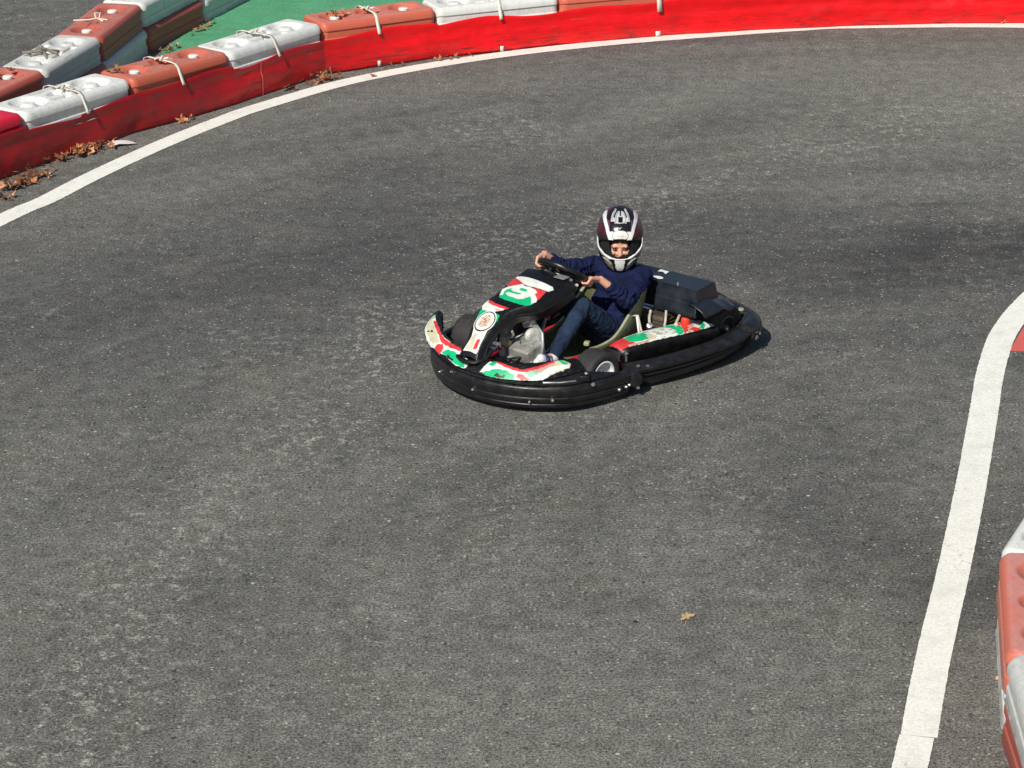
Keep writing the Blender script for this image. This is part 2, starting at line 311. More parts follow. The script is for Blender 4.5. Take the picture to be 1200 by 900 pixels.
# ------------------------------------------------------------------ mesh helpers
class MB:
    def __init__(s): s.v = []; s.f = []; s.mi = []; s.cur = 0
    def add(s, vs, fs):
        n = len(s.v); s.v += [tuple(p) for p in vs]; s.f += [tuple(i + n for i in f) for f in fs]; s.mi += [s.cur] * len(fs)
        return s
    def grid(s, rows, close_u=False, close_v=False):
        nu = len(rows); nv = len(rows[0]); vs = [p for r in rows for p in r]; fs = []
        for i in range(nu if close_u else nu - 1):
            for j in range(nv if close_v else nv - 1):
                a = i * nv + j; b = i * nv + (j + 1) % nv; c = ((i + 1) % nu) * nv + (j + 1) % nv; d = ((i + 1) % nu) * nv + j
                fs.append((a, b, c, d))
        return s.add(vs, fs)
    def tube(s, pts, r, n=10, closed=False, caps=True):
        pts = [Vector(p) for p in pts]; N = len(pts); rr = r if isinstance(r, (list, tuple)) else [r] * N
        rows = []; up = None
        for i, p in enumerate(pts):
            if closed: t = (pts[(i + 1) % N] - pts[i - 1])
            else: t = (pts[min(i + 1, N - 1)] - pts[max(i - 1, 0)])
            t.normalize()
            if up is None:
                up = Vector((0, 0, 1)) if abs(t.z) < .9 else Vector((1, 0, 0))
            a = t.cross(up)
            if a.length < 1e-4: a = t.cross(Vector((0, 1, 0)))
            a.normalize(); b_ = a.cross(t).normalized(); up = b_
            rows.append([p + (a * math.cos(2 * PI * k / n) + b_ * math.sin(2 * PI * k / n)) * rr[i] for k in range(n)])
        st = len(s.v); s.grid(rows, closed, True)
        if caps and not closed:
            s.f.append(tuple(st + k for k in range(n))); s.f.append(tuple(st + (N - 1) * n + k for k in reversed(range(n)))); s.mi += [s.cur] * 2
        return s
    def lathe(s, prof, o, axis, n=24):
        """prof: (radius, along) list, around axis through o"""
        ax = Vector(axis).normalized(); o = Vector(o)
        a = ax.orthogonal().normalized(); b_ = ax.cross(a)
        rows = [[o + ax * h + (a * math.cos(2 * PI * k / n) + b_ * math.sin(2 * PI * k / n)) * r for k in range(n)] for r, h in prof]
        return s.grid(rows, False, True)
    def box(s, c, d, rot=None, bev=0.0):
        c = Vector(c); hx, hy, hz = d[0] / 2, d[1] / 2, d[2] / 2
        bm = bmesh.new(); bmesh.ops.create_cube(bm, size=1)
        for v in bm.verts: v.co = Vector((v.co.x * d[0], v.co.y * d[1], v.co.z * d[2]))
        if bev: bmesh.ops.bevel(bm, geom=list(bm.edges), offset=bev, segments=3, affect='EDGES', profile=.6)
        m = rot.to_matrix() if rot is not None and hasattr(rot, 'to_matrix') else (rot or Matrix.Identity(3))
        bm.verts.index_update()
        s.add([m @ v.co + c for v in bm.verts], [[v.index for v in f.verts] for f in bm.faces]); bm.free()
        return s
    def prism(s, poly_lo, poly_hi):
        n = len(poly_lo)
        return s.add(list(poly_lo) + list(poly_hi), [tuple(reversed(range(n))), tuple(range(n, 2 * n))] + [(i, (i + 1) % n, n + (i + 1) % n, n + i) for i in range(n)])
    def build(s, name, mats, parent=None, smooth=True, angle=40, loc=None, rotz=None, bevel=0):
        me = bpy.data.meshes.new(name); me.from_pydata(s.v, [], s.f); me.validate()
        mats = mats if isinstance(mats, (list, tuple)) else [mats]
        for m in mats: me.materials.append(m)
        if len(mats) > 1 and len(me.polygons) == len(s.mi):
            me.polygons.foreach_set('material_index', s.mi)
        bm = bmesh.new(); bm.from_mesh(me); bmesh.ops.recalc_face_normals(bm, faces=bm.faces); 
        if bevel:
            bmesh.ops.bevel(bm, geom=[e for e in bm.edges if len(e.link_faces) == 2 and e.calc_face_angle(0) > .5], offset=bevel, segments=2, affect='EDGES')
        bm.to_mesh(me); bm.free()
        if smooth:
            me.polygons.foreach_set('use_smooth', [True] * len(me.polygons))
            try: me.set_sharp_from_angle(angle=R(angle))
            except Exception: pass
        o = bpy.data.objects.new(name, me); COL.objects.link(o)
        if parent: o.parent = parent
        if loc: o.location = loc
        if rotz is not None: o.rotation_euler = (0, 0, rotz)
        return o
def tag(o, label, cat, group=None, kind=None):
    if label: o['label'] = label
    if cat: o['category'] = cat
    if group: o['group'] = group
    if kind: o['kind'] = kind
    return o
def empty(name, loc, rotz=0):
    o = bpy.data.objects.new(name, None); o.location = loc; o.rotation_euler = (0, 0, rotz); o.empty_display_size = .2
    COL.objects.link(o); return o
def paint(o, cols):
    a = o.data.color_attributes.new('paint', 'FLOAT_COLOR', 'POINT')
    a.data.foreach_set('color', [c for q in cols for c in (*q, 1.0)])
def paint_grid(name, fn, nu, nv, pf, mat, parent, back=.006):
    """a panel: the surface fn(u,v) with its decal colours and a thin back"""
    mb = MB(); rows = [[fn(i / nu, j / nv) for j in range(nv + 1)] for i in range(nu + 1)]
    mb.grid(rows)
    cols = [pf(i / nu, j / nv) for i in range(nu + 1) for j in range(nv + 1)]
    me = bpy.data.meshes.new(name); me.from_pydata(mb.v, [], mb.f); me.materials.append(mat)
    me.polygons.foreach_set('use_smooth', [True] * len(me.polygons))
    o = bpy.data.objects.new(name, me); COL.objects.link(o); o.parent = parent
    paint(o, cols)
    if back:
        s_ = o.modifiers.new('thick', 'SOLIDIFY'); s_.thickness = back; s_.offset = 0
    return o
def polypaint(layers, base):
    def f(u, v):
        c = base
        for col, P in layers:
            if inpoly(u, v, P): c = col
        return c
    return f
def path_resample(pts, n): return [cr(pts, i / (n - 1)) for i in range(n)]
def sweep(mb, path, prof, closed=False, n=60):
    """path in plan (x,y[,z offset]); profile (outward, z); outward = right of travel"""
    P = path_resample(path, n) if not closed else path
    rows = []; N = len(P)
    for i, p in enumerate(P):
        a = P[max(i - 1, 0)]; b_ = P[min(i + 1, N - 1)]
        tx, ty = b_[0] - a[0], b_[1] - a[1]; L = math.hypot(tx, ty) or 1; ox, oy = ty / L, -tx / L
        zo = p[2] if len(p) > 2 else 0
        rows.append([(p[0] + ox * q[0], p[1] + oy * q[0], q[1] + zo) for q in prof])
    st = len(mb.v); m = len(prof); mb.grid(rows, False, True)
    mb.f.append(tuple(st + k for k in range(m))); mb.f.append(tuple(st + (N - 1) * m + k for k in reversed(range(m)))); mb.mi += [mb.cur] * 2

# ------------------------------------------------------------------ world, sun, camera
SUN_AZ, SUN_EL = R(-116), R(42)      # direction towards the sun, in plan from +X
w = bpy.data.worlds.new('World'); S.world = w; w.use_nodes = True
sk = w.node_tree.nodes.new('ShaderNodeTexSky'); sk.sky_type = 'NISHITA'; sk.sun_disc = False
sk.sun_elevation = SUN_EL; sk.sun_rotation = PI / 2 - SUN_AZ
w.node_tree.links.new(sk.outputs[0], w.node_tree.nodes['Background'].inputs[0]); w.node_tree.nodes['Background'].inputs[1].default_value = .068
sl = bpy.data.lights.new('sun', 'SUN'); sl.energy = 4.7; sl.angle = R(.5); sl.color = (1, .955, .88)
so = bpy.data.objects.new('sun', sl); COL.objects.link(so); so.location = (-5, -5, 12)
sd = Vector((math.cos(SUN_EL) * math.cos(SUN_AZ), math.cos(SUN_EL) * math.sin(SUN_AZ), math.sin(SUN_EL)))
so.rotation_euler = sd.to_track_quat('Z', 'Y').to_euler()
cd = bpy.data.cameras.new('camera'); cam = bpy.data.objects.new('camera', cd); COL.objects.link(cam)
cam.location = (0, 0, 5.5); cam.rotation_euler = (R(90 - 21), 0, 0)
cd.sensor_width = 36; cd.lens = 3386.6 / 1200 * 36; cd.clip_end = 3000; cd.clip_start = .5
S.camera = cam
S.view_settings.view_transform = 'Standard'; S.view_settings.look = 'None'; S.view_settings.exposure = 0

# ------------------------------------------------------------------ setting
def sheet(name, poly, z, mat, label=None):
    mb = MB(); mb.add([(x, y, z) for x, y in poly], [tuple(range(len(poly)))])
    o = mb.build(name, mat, smooth=False); tag(o, label, None, kind='structure'); return o
g = MB(); g.grid([[(-400 + 800 * i / 8, -400 + 1200 * j / 8, 0) for j in range(9)] for i in range(9)])
tag(g.build('asphalt_track', M['asphalt'], smooth=False), 'grey worn asphalt of the kart track', 'ground', kind='structure')
def ribbon(name, pts, wd, z, mat, label, n=120, jag=.004):
    P = path_resample(pts, n); rows = []
    for i, p in enumerate(P):
        a = P[max(i - 1, 0)]; b_ = P[min(i + 1, n - 1)]; tx, ty = b_[0] - a[0], b_[1] - a[1]; L = math.hypot(tx, ty); ox, oy = -ty / L, tx / L
        h = (p[2] if len(p) > 2 else wd) / 2
        j1 = random.uniform(-jag, jag); j2 = random.uniform(-jag, jag)
        rows.append([(p[0] + ox * (h + j1), p[1] + oy * (h + j1), z), (p[0] - ox * (h + j2), p[1] - oy * (h + j2), z)])
    o = MB().grid(rows).build(name, mat, smooth=False); tag(o, label, 'track marking', kind='structure'); return o
LINE_L = [(-4.6, 13.6), (-3.9, 15.5), (-3.19, 17.16), (-2.97, 17.58), (-2.776, 18.03), (-2.556, 18.49), (-2.31, 18.96), (-1.99, 19.50), (-1.811, 19.76), (-1.243, 20.432), (-.635, 20.918), (0, 21.296), (.653, 21.582), (1.319, 21.807), (2.219, 22.064), (2.675, 22.146), (4.015, 22.16), (5.5, 21.9), (7, 21.2)]
ribbon('track_line', LINE_L, .15, .004, M['line'], 'long curved white line painted along the red banner', 700, .002)
LINE_R = [(5.2, 17.0), (4.2, 16.75), (3.5, 16.35), (3.10, 15.88), (2.924, 15.565), (2.80, 15.28), (2.690, 14.97), (2.557, 14.455), (2.463, 14.01), (2.396, 13.70), (2.293, 13.22), (2.161, 12.627), (1.983, 11.857), (1.815, 11.163), (1.692, 10.61), (1.640, 10.36)]
ribbon('track_line', LINE_R, .148, .004, M['line'], 'white line painted around the inner apex at right', 400, .0015)
ribbon('track_line', [(1.630, 10.355), (1.569, 10.1), (1.40, 9.4), (1.05, 8.0)], .140, .0065, M['line'], 'lower piece of the right white line below the jog', 90, .0015)
sheet('red_kerb_paint', [(2.72, 14.82), (3.6, 14.78), (4.6, 15.6), (4.3, 16.5), (3.55, 16.20), (3.14, 15.75), (2.97, 15.48), (2.84, 15.15)], .003, M['kerb_red'], 'red paint patch inside the right white line')
sheet('green_ground', [(-2.66, 21.12), (-2.64, 21.45), (-2.34, 22.75), (-1.8, 25.2), (3.0, 26.5), (6.0, 25.0), (6, 22.6), (1.5, 22.2), (-.6, 21.5), (-1.5, 20.9), (-2.1, 20.15), (-2.4, 20.0)], .004, M['asph_green'], 'green painted ground between the two barrier rows')

# ------------------------------------------------------------------ barrier blocks
BL, BW, BH = .955, .36, .185
def block_mesh(kind):
    """hollow plastic barrier block; length along x, top has moulded recesses"""
    nx, ny = 84, 34
    def hs(x, y):
        z = BH
        def dim(cx, cy, r, dep, plug):
            d = math.hypot(x - cx, y - cy)
            if d < r:
                t = d / r
                if plug: return -dep * min(1, (1 - t) * 2.2)
                return -dep * min(1, (1 - t) * 3)
            return 0
        if kind == 'red':
            z += dim(-.29, 0, .12, .042, 1) + dim(.29, 0, .12, .042, 1)
            z += dim(0, .02, .10, .034, 0)
            if abs(x) < .30 and abs(y) < .028: z -= .007
        else:
            for cx in (-.28, .28):
                d = math.hypot((x - cx), (y) * .95); a = math.atan2(y, x - cx)
                if d < .125: z -= .040 * min(1, (1 - d / .125) * 4)
                if d < .06: z += .034 * min(1, (1 - d / .06) * 3)
            d = math.hypot(x, y); a = math.atan2(y, x)
            rr = .11 * (.72 + .28 * math.cos(4 * a + .4))
            if d < rr: z -= .034 * min(1, (1 - d / rr) * 3)
            if abs(abs(y) - .105) < .022 and abs(x) < .16: z -= .016
        return z
    mb = MB(); rows = []
    hx, hy = BL / 2, BW / 2
    # columns across: bottom -> side rows -> top grid -> side rows -> bottom
    sidep = [(0.006, 0.0), (0, .012), (0, .060), (-.008, .066), (-.008, .116), (.002, .124), (.002, .150), (-.008, .168), (-.022, .180)]
    def endrun(x):   # inset towards the ends: rounded corners in plan
        e = hx - abs(x); r = .05
        return (r - math.sqrt(max(0, r * r - max(0, r - e) ** 2))) if e < r else 0
    xs = []
    for i in range(nx + 1):
        t = -1 + 2 * i / nx
        xs.append(hx * (math.copysign(1 - (1 - abs(t)) ** 1.25, t)))
    for x in xs:
        ins = endrun(x); e = hx - abs(x); drop = max(0, .016 - e) * .8
        row = []
        for off, z in sidep: row.append((x, -(hy + off - ins), z - (drop if z > .12 else 0)))
        for j in range(ny + 1):
            y = (hy - .038 - ins) * (-1 + 2 * j / ny)
            row.append((x, y, hs(x, y) - drop))
        for off, z in reversed(sidep): row.append((x, (hy + off - ins), z - (drop if z > .12 else 0)))
        rows.append(row)
    mb.grid(rows, False, True)
    m = len(rows[0]); st = 0
    mb.f.append(tuple(range(m))); mb.f.append(tuple((nx) * m + k for k in reversed(range(m)))); mb.mi += [0, 0]
    return mb
RB = block_mesh('red'); WB = block_mesh('white')
me_cache = {}
def block(colour, a, b, z, label, inward=1, group='barrier blocks beside the kart track'):
    """a,b: plan ends of the near top edge; the block lies to the left (inward=1) or right (-1) of a->b"""
    dx, dy = b[0] - a[0], b[1] - a[1]; L = math.hypot(dx, dy); ang = math.atan2(dy, dx)
    nxn, nyn = (-dy / L * inward, dx / L * inward)
    c = ((a[0] + b[0]) / 2 + nxn * (BW / 2 - .02), (a[1] + b[1]) / 2 + nyn * (BW / 2 - .02))
    kind = 'white' if colour == 'white' else 'red'
    key = colour
    name = 'barrier_block'
    if key not in me_cache:
        o = (WB if kind == 'white' else RB).build(name, M[colour + '_block'], angle=35); me_cache[key] = o.data
    else:
        o = bpy.data.objects.new(name, me_cache[key]); COL.objects.link(o)
    jr = random.Random(hash(round(c[0] * 100 + c[1] * 7 + z * 3, 2)))
    o.location = (c[0], c[1], z); o.rotation_euler = (0, 0, ang + jr.uniform(-.012, .012)); o.scale = ((L - .012) / BL, 1, 1)
    tag(o, label, 'barrier block', group)
    if kind == 'red' and z > .1:
        for sx in (-.29, .29):
            if 'plug' not in me_cache:
                p = MB().lathe([(0, .0), (.030, .0), (.036, -.004), (.036, -.018)], (0, 0, 0), (0, 0, 1), 20).build('plug', M['plug']); me_cache['plug'] = p.data
            else:
                p = bpy.data.objects.new('plug', me_cache['plug']); COL.objects.link(p)
            p.parent = o; p.location = (sx, 0, BH - .006)
    return o
FT = [(-3.76, 17.42), (-3.20, 18.30), (-2.61, 19.16), (-2.0, 19.88), (-1.40, 20.72), (-.57, 21.20), (.36, 21.60), (1.33, 21.93), (2.30, 22.14), (3.28, 22.26), (4.28, 22.28), (5.25, 22.12)]
FC = ['crimson', 'white', 'orange', 'white', 'orange', 'white', 'orange', 'white', 'orange', 'white', 'orange']
FL_ = ['crimson top block at the far left end of the banner row', 'white top block with dry leaves on it, left of the first orange block',
       'orange red top block with a white strap, between two white blocks near the left', 'white top block just before the green ground starts, third from the left',
       'orange red top block with leaf litter in its recess', 'long white top block at the top edge of the photo', 'orange red top block cut by the top edge above the banner',
       'white block above the banner right of centre', 'orange block above the banner at right', 'white block above the banner far right', 'orange block above the banner at the right end']
FLO = ['left end', 'leaf covered white block', 'strapped orange block', 'white block by the green ground', 'orange block with leaf litter', 'long white block at the top edge', 'orange block cut by the top edge',
       'white block right of centre', 'orange block at right', 'white block far right', 'orange block at the right end']
for i in range(len(FT) - 1):
    block(FC[i], FT[i], FT[i + 1], .19, FL_[i])
    # lower tier stands behind the banner
    a, b = FT[i], FT[i + 1]
    low = {'white': 'orange', 'orange': 'white', 'crimson': 'white'}[FC[i]]
    block(low, a, b, .0, 'lower %s block behind the banner under the %s' % (low.replace('orange', 'orange red'), FLO[i]))
BT = [(-3.62, 18.45), (-3.24, 19.40), (-2.97, 20.33), (-2.80, 21.34), (-2.47, 22.28), (-2.12, 23.2)]
BC = ['red', 'white', 'red', 'white', 'red']
BLB = ['red top block in the rear row with debris on it, leftmost', 'white top block in the rear row tied with dirty twine', 'red top block in the rear row with a knotted string', 'white top block in the rear row at the top edge', 'red top block in the rear row beyond the frame']
BLO = ['white lower block under the leftmost rear red block', 'red lower block under the twine tied white block', 'white lower block in shade under the rear red block with string', 'red lower block beside the green ground in the rear row', 'white lower block farthest along the rear row by the green ground']
for i in range(5):
    block(BC[i], BT[i], BT[i + 1], .19, BLB[i])
    block('white' if BC[i] == 'red' else 'red', (BT[i][0] + .035, BT[i][1]), (BT[i + 1][0] + .035, BT[i + 1][1]), 0, BLO[i])
RT = [(1.62, 8.45), (1.98, 9.40), (1.985, 10.36), (2.125, 11.36), (2.50, 12.26), (3.1, 13.0)]
RT = [(1.92, 8.45), (1.965, 9.40), (1.985, 10.36), (2.125, 11.36), (2.50, 12.26), (3.1, 13.0)]
RC = ['red', 'white', 'pink', 'white', 'red']
RL = ['red top block below the frame in the right row', 'white top block at the bottom right corner', 'pinkish red top block at the right edge between two white ones', 'white top block angled away at the right edge', 'red top block at the far end of the right row']
for i in range(5):
    block(RC[i], RT[i], RT[i + 1], .19, RL[i], -1)
    j = .012 if i in (1, 2) else 0
    block('white' if RC[i] != 'white' else 'red', (RT[i][0] + j , RT[i][1] + .03), (RT[i + 1][0] + j, RT[i + 1][1] + .03), 0, 'lower block under the ' + RL[i].replace(' top', ''), -1)

# red banner along the front row
def chain_pt(t):
    """point on the outer face of the front row, t in block units"""
    i = max(0, min(len(FT) - 2, int(t))); u = t - i
    return (FT[i][0] + (FT[i + 1][0] - FT[i][0]) * u, FT[i][1] + (FT[i + 1][1] - FT[i][1]) * u)
def chain_norm(t):
    i = max(0, min(len(FT) - 2, int(t)))
    def nn(k):
        k = max(0, min(len(FT) - 2, k)); dx, dy = FT[k + 1][0] - FT[k][0], FT[k + 1][1] - FT[k][1]; L = math.hypot(dx, dy); return dy / L, -dx / L
    u = t - i; a = nn(i)
    if u < .10: b_ = nn(i - 1); k = .5 - u * 5; a = (a[0] * (1 - k) + b_[0] * k, a[1] * (1 - k) + b_[1] * k)
    elif u > .90: b_ = nn(i + 1); k = (u - .90) * 5; a = (a[0] * (1 - k) + b_[0] * k, a[1] * (1 - k) + b_[1] * k)
    return a
NB = 700; rows = []
def topz(t):
    f = t - int(t)
    z = .272 + .012 * math.sin(t * 2.9) + .010 * math.sin(t * 7.3)
    if 3.0 <= t < 3.55: z -= .028 * max(0, 1 - abs(t - 3.12) / .4)
    if 1 <= t < 1.5: z -= .018
    if 5.0 <= t < 5.4: z -= .022 * (1 - (t - 5) / .4)
    if t < 1.0: z = .30
    return z
for i in range(NB + 1):
    t = 10.98 * i / NB
    x, y = chain_pt(t); nx_, ny_ = chain_norm(t); row = []
    for k in range(15):
        s = k / 14; z = .006 + (topz(t) - .006) * s
        n_ = noise.noise((t * 2.3, s * 1.6, 3.1)); n2 = noise.noise((t * 9, s * 3.5, 9.0))
        off = .040 + .016 * n_ + .005 * n2 + .010 * (1 - s) * (.4 + .8 * noise.noise((t * 1.7, 0, 5))) - .006 * s
        if abs(z - .19) < .03: off -= .006
        row.append((x + nx_ * off, y + ny_ * off, z))
    rows.append(row)
bn = MB().grid(rows).build('banner', M['banner'], angle=180)
md = bn.modifiers.new('thick', 'SOLIDIFY'); md.thickness = .004; md.offset = 0
tag(bn, 'long red vinyl banner wrapped along the foot of the front barrier row', 'banner')
def seam(t):
    x, y = chain_pt(t); nx_, ny_ = chain_norm(t); tx, ty = -ny_, nx_
    mb = MB(); rows = []
    i = round(t / 10.98 * NB)
    for p in MBR[i]: rows.append([(p[0] + nx_ * .006 - tx * .008, p[1] + ny_ * .006 - ty * .008, p[2]), (p[0] + nx_ * .006 + tx * .008, p[1] + ny_ * .006 + ty * .008, p[2])])
    o = mb.grid(rows).build('seam_strip', M['seam']); o.parent = bn; return o
MBR = rows
seam(3.30)
# white straps around the front row
def strap(t, label, wd=.028, lower=True, zlow=.250):
    x, y = chain_pt(t); nx_, ny_ = chain_norm(t); tx, ty = -ny_, nx_
    i = round(t / 10.98 * NB)
    prof = [(.062, zlow), (.052, .27), (.038, .30), (.018, .338), (.010, .352), (-.004, .366), (-.03, .381), (-.08, .385), (-.14, .383), (-.17, .384)]
    mb = MB(); rows = []
    for k, (o_, z) in enumerate(prof):
        sh = .030 * (k / 9) ** 2
        c = (x + nx_ * (o_ + .002) + tx * sh, y + ny_ * (o_ + .002) + ty * sh)
        rows.append([(c[0] - tx * wd / 2, c[1] - ty * wd / 2, z + .004), (c[0] + tx * wd / 2, c[1] + ty * wd / 2, z + .004)])
    mb.grid(rows)
    kx, ky = x - nx_ * .185 + tx * .03, y - ny_ * .185 + ty * .03
    mb.tube([(kx - .05, ky + .01, .385), (kx - .02, ky - .012, .405), (kx + .012, ky + .006, .392), (kx + .045, ky - .01, .402), (kx + .07, ky + .012, .385)], .0065, 6)
    mb.tube([(kx - .01, ky - .03, .386), (kx + .004, ky, .41), (kx + .01, ky + .035, .388)], .006, 6)
    # back over the rear shoulder
    rows = []
    for (o_, z) in [(-.17, .388), (-.30, .387), (-.335, .375), (-.352, .33), (-.352, .20), (-.352, .02)]:
        c = (x + nx_ * (o_ - .02) + tx * .03, y + ny_ * (o_ - .02) + ty * .03)
        rows.append([(c[0] - tx * wd / 2, c[1] - ty * wd / 2, z), (c[0] + tx * wd / 2, c[1] + ty * wd / 2, z)])
    mb.grid(rows)
    o = mb.build('strap', M['strap'], angle=25); md = o.modifiers.new('thick', 'SOLIDIFY'); md.thickness = .003
    if lower:
        mb = MB(); p0 = MBR[i][0]; p1 = MBR[i][3]
        rows = []
        for p, e in ((p0, .012), (MBR[i][1], .009), (MBR[i][2], .007)):
            rows.append([(p[0] + nx_ * e - tx * wd / 2, p[1] + ny_ * e - ty * wd / 2, p[2] + .002), (p[0] + nx_ * e + tx * wd / 2, p[1] + ny_ * e + ty * wd / 2, p[2] + .002)])
        mb.grid(rows).build('strap_end', M['strap'], o).modifiers.new('thick', 'SOLIDIFY').thickness = .003
    tag(o, label, 'strap', 'white straps around the front barrier row'); return o
strap(1.53, 'white strap over the leaf covered white block at left', lower=False)
strap(2.47, 'white strap over the first orange red block, curling onto the banner', lower=False)
strap(3.47, 'white strap over the white block beside the seam in the banner', lower=False)
strap(4.47, 'white strap over the orange red block with leaf litter')
strap(5.50, 'white strap over the long white block at the top edge')
strap(6.78, 'white strap hanging from the top edge of the photo onto the banner', .040, True, .20)
# twine on the rear row
def twine(t0, i, label, mat, spread=.1):
    a, b = BT[i], BT[i + 1]; dx, dy = b[0] - a[0], b[1] - a[1]; L = math.hypot(dx, dy); tx, ty = dx / L, dy / L; lx, ly = -ty, tx
    c = (a[0] + dx * t0 + lx * .17, a[1] + dy * t0 + ly * .17)
    mb = MB()
    def P(s, l, z): return (c[0] + tx * s + lx * l, c[1] + ty * s + ly * l, z)
    if spread > .05:
        mb.tube([P(-spread, -.06, .375), P(-.05, -.02, .392), P(0, 0, .40), P(.06, .05, .385), P(.10, .11, .383)], .010, 6)
        mb.tube([P(-.10, .07, .375), P(-.03, .02, .395), P(.02, -.02, .40), P(.10, -.06, .378)], .008, 6)
        mb.tube([P(-.03, .16, .38), P(-.01, .05, .395), P(0, 0, .412), P(.01, -.09, .383)], .011, 6)
        mb.tube([P(.02, .02, .41), P(.0, .04, .43), P(-.03, .01, .425), P(-.01, -.01, .41)], .012, 6)
    else:
        mb.tube([P(-.04, .16, .38), P(-.02, .05, .384), P(0, 0, .392), P(.01, -.05, .385), P(.0, -.09, .384)], .006, 6)
        mb.tube([P(0, .0, .39), P(.04, .02, .42), P(.05, -.02, .42), P(.01, -.02, .39)], .006, 6)
        mb.tube([P(0, -.02, .39), P(-.04, -.04, .395), P(-.05, -.07, .385)], .006, 6)
    tag(mb.build('twine', mat), label, 'twine')
twine(.42, 1, 'dirty dark twine knotted over the rear white block', M['twine'])
twine(.45, 2, 'pale knotted string on the rear red block', M['strap'], .02)

# dry leaves
def leaf_mesh(seed, curl):
    rnd = random.Random(seed); mb = MB(); n = 20; out = []
    for k in range(n):
        a = 2 * PI * k / n; lob = abs(math.cos(2.5 * a)) ** 1.3
        r = .028 * (.45 + .55 * lob) * rnd.uniform(.6, 1.3)
        out.append((r * math.cos(a), r * math.sin(a)))
    c1 = rnd.uniform(.6, 1.4) * curl; c2 = rnd.uniform(-.5, 1) * curl
    f = lambda x, y: 14 * c1 * x * x + 10 * c2 * y * y + 3 * curl * x * y * rnd.uniform(.5, 2)
    vs = [(0, 0, f(0, 0))] + [(x * .5, y * .5, f(x * .5, y * .5)) for x, y in out] + [(x, y, f(x, y)) for x, y in out]
    fs = [(0, 1 + k, 1 + (k + 1) % n) for k in range(n)] + [(1 + k, 1 + n + k, 1 + n + (k + 1) % n, 1 + (k + 1) % n) for k in range(n)]
    mb.add(vs, fs); mb.tube([(-.028, 0, f(-.028, 0)), (-.05, .004, .004)], .0012, 4)
    return mb
LM = [leaf_mesh(s, c) for s, c in ((1, 1), (2, 1.5), (3, 2.2), (4, .7), (5, 1.8))]
lm_cache = {}
def leaf(x, y, z, label, group, sc=1.0, tilt=.7, mat=None, k=None, rnd=random):
    k = rnd.randrange(5) if k is None else k; mat = mat or rnd.choice([M['leaf'], M['leaf'], M['leaf3'], M['leaf2']])
    if (k, mat.name) not in lm_cache:
        o = LM[k].build('dry_leaf', mat, angle=60); lm_cache[(k, mat.name)] = o.data
    else:
        o = bpy.data.objects.new('dry_leaf', lm_cache[(k, mat.name)]); COL.objects.link(o)
    o.location = (x, y, z); o.rotation_euler = (rnd.uniform(-tilt, tilt), rnd.uniform(-tilt, tilt), rnd.uniform(0, 6.28))
    o.scale = (sc,) * 3; tag(o, label, 'leaf', group); return o
def pile(cx, cy, ang, L, W, n, label, z=0, sc=1.2, zs=.02, tilt=.8):
    for _ in range(n):
        a = random.gauss(0, .38) * L; b_ = random.gauss(0, .35) * W
        leaf(cx + a * math.cos(ang) - b_ * math.sin(ang), cy + a * math.sin(ang) + b_ * math.cos(ang), z + .012 + random.uniform(0, zs), label, label, sc * random.choice([.45, .6, .8, .9, 1.0, 1.15]), tilt)
pile(-2.86, 18.62, R(52), .34, .085, 48, 'dry brown leaf in the heap beside the scrap of white paper', zs=.045, sc=1.25)
pile(-3.17, 17.92, R(55), .36, .09, 46, 'dry brown leaf in the heap at the left edge of the photo', zs=.035, sc=1.25)
pile(-3.20, 17.60, R(55), .12, .05, 4, 'dry brown leaf below the heap at the left edge')
pile(-1.36, 20.48, R(35), .18, .06, 18, 'dry leaf in the small heap against the banner under the leaf littered orange block', zs=.07, sc=1.4, tilt=1.4)
pile(-2.25, 19.42, R(50), .10, .04, 4, 'dry leaf on the asphalt below the strapped orange block')
pile(-1.62, 20.22, R(40), .10, .05, 4, 'dry leaf on the asphalt right of the banner seam')
pile(-.62, 21.03, R(26), .55, .02, 14, 'small dry leaf fragment along the foot of the banner top centre', sc=.7)
pile(-2.72, 19.30 + .02, R(52), .10, .05, 5, 'dry leaf lying on the white block at left', z=.37, sc=1.1)
pile(-1.30, 20.98, R(30), .16, .04, 9, 'dry leaf caught on top of the leaf littered orange block', z=.37, sc=1.0)
pile(-3.52, 19.25, R(60), .16, .06, 9, 'dry debris leaf on the leftmost rear red block', z=.37, sc=1.0)
pile(-2.60, 21.35, R(70), .22, .06, 9, 'dry leaf at the foot of the rear row near the dark wedge', sc=1.0)
pile(-2.42, 22.0, R(72), .35, .05, 10, 'dry leaf along the rear row beside the green ground', sc=1.0)
pile(-2.28, 22.75, R(72), .2, .04, 6, 'dry leaf beside the green ground at the top edge', sc=1.0)
leaf(-1.02, 20.62, .012, 'single dry leaf lying on the white line near the top left', None, 1.3, .3, M['leaf'], 0)
leaf(.86, 21.82, .012, 'dry leaf under the strap at the foot of the banner', None, 1.2, .5, M['leaf2'], 1)
leaf(.80, 21.80, .012, 'smaller dry leaf left of the banner strap end', None, .9, .5, M['leaf2'], 2)
leaf(1.72, 22.02, .012, 'dry leaf at the banner foot, left of two at upper right', None, 1.0, .5, M['leaf2'], 2)
leaf(2.20, 22.14, .014, 'dry leaf at the banner foot above the dark racing line', None, 1.3, .5, M['leaf'], 3)
leaf(2.66, 22.20, .014, 'pale dry leaf at the banner foot in the upper right', None, 1.0, .5, M['leaf2'], 1)
leaf(3.86, 22.22, .014, 'pale dry leaf near the upper right corner', None, 1.0, .5, M['leaf2'], 4)
leaf(.765, 11.47, .006, 'lone yellowish leaf flat on the open asphalt below the kart', None, 1.5, .0, simple('tan_leaf', (.48, .33, .17), .8, var=.35, scale=50), 3).scale = (1.9, 1.2, .22)
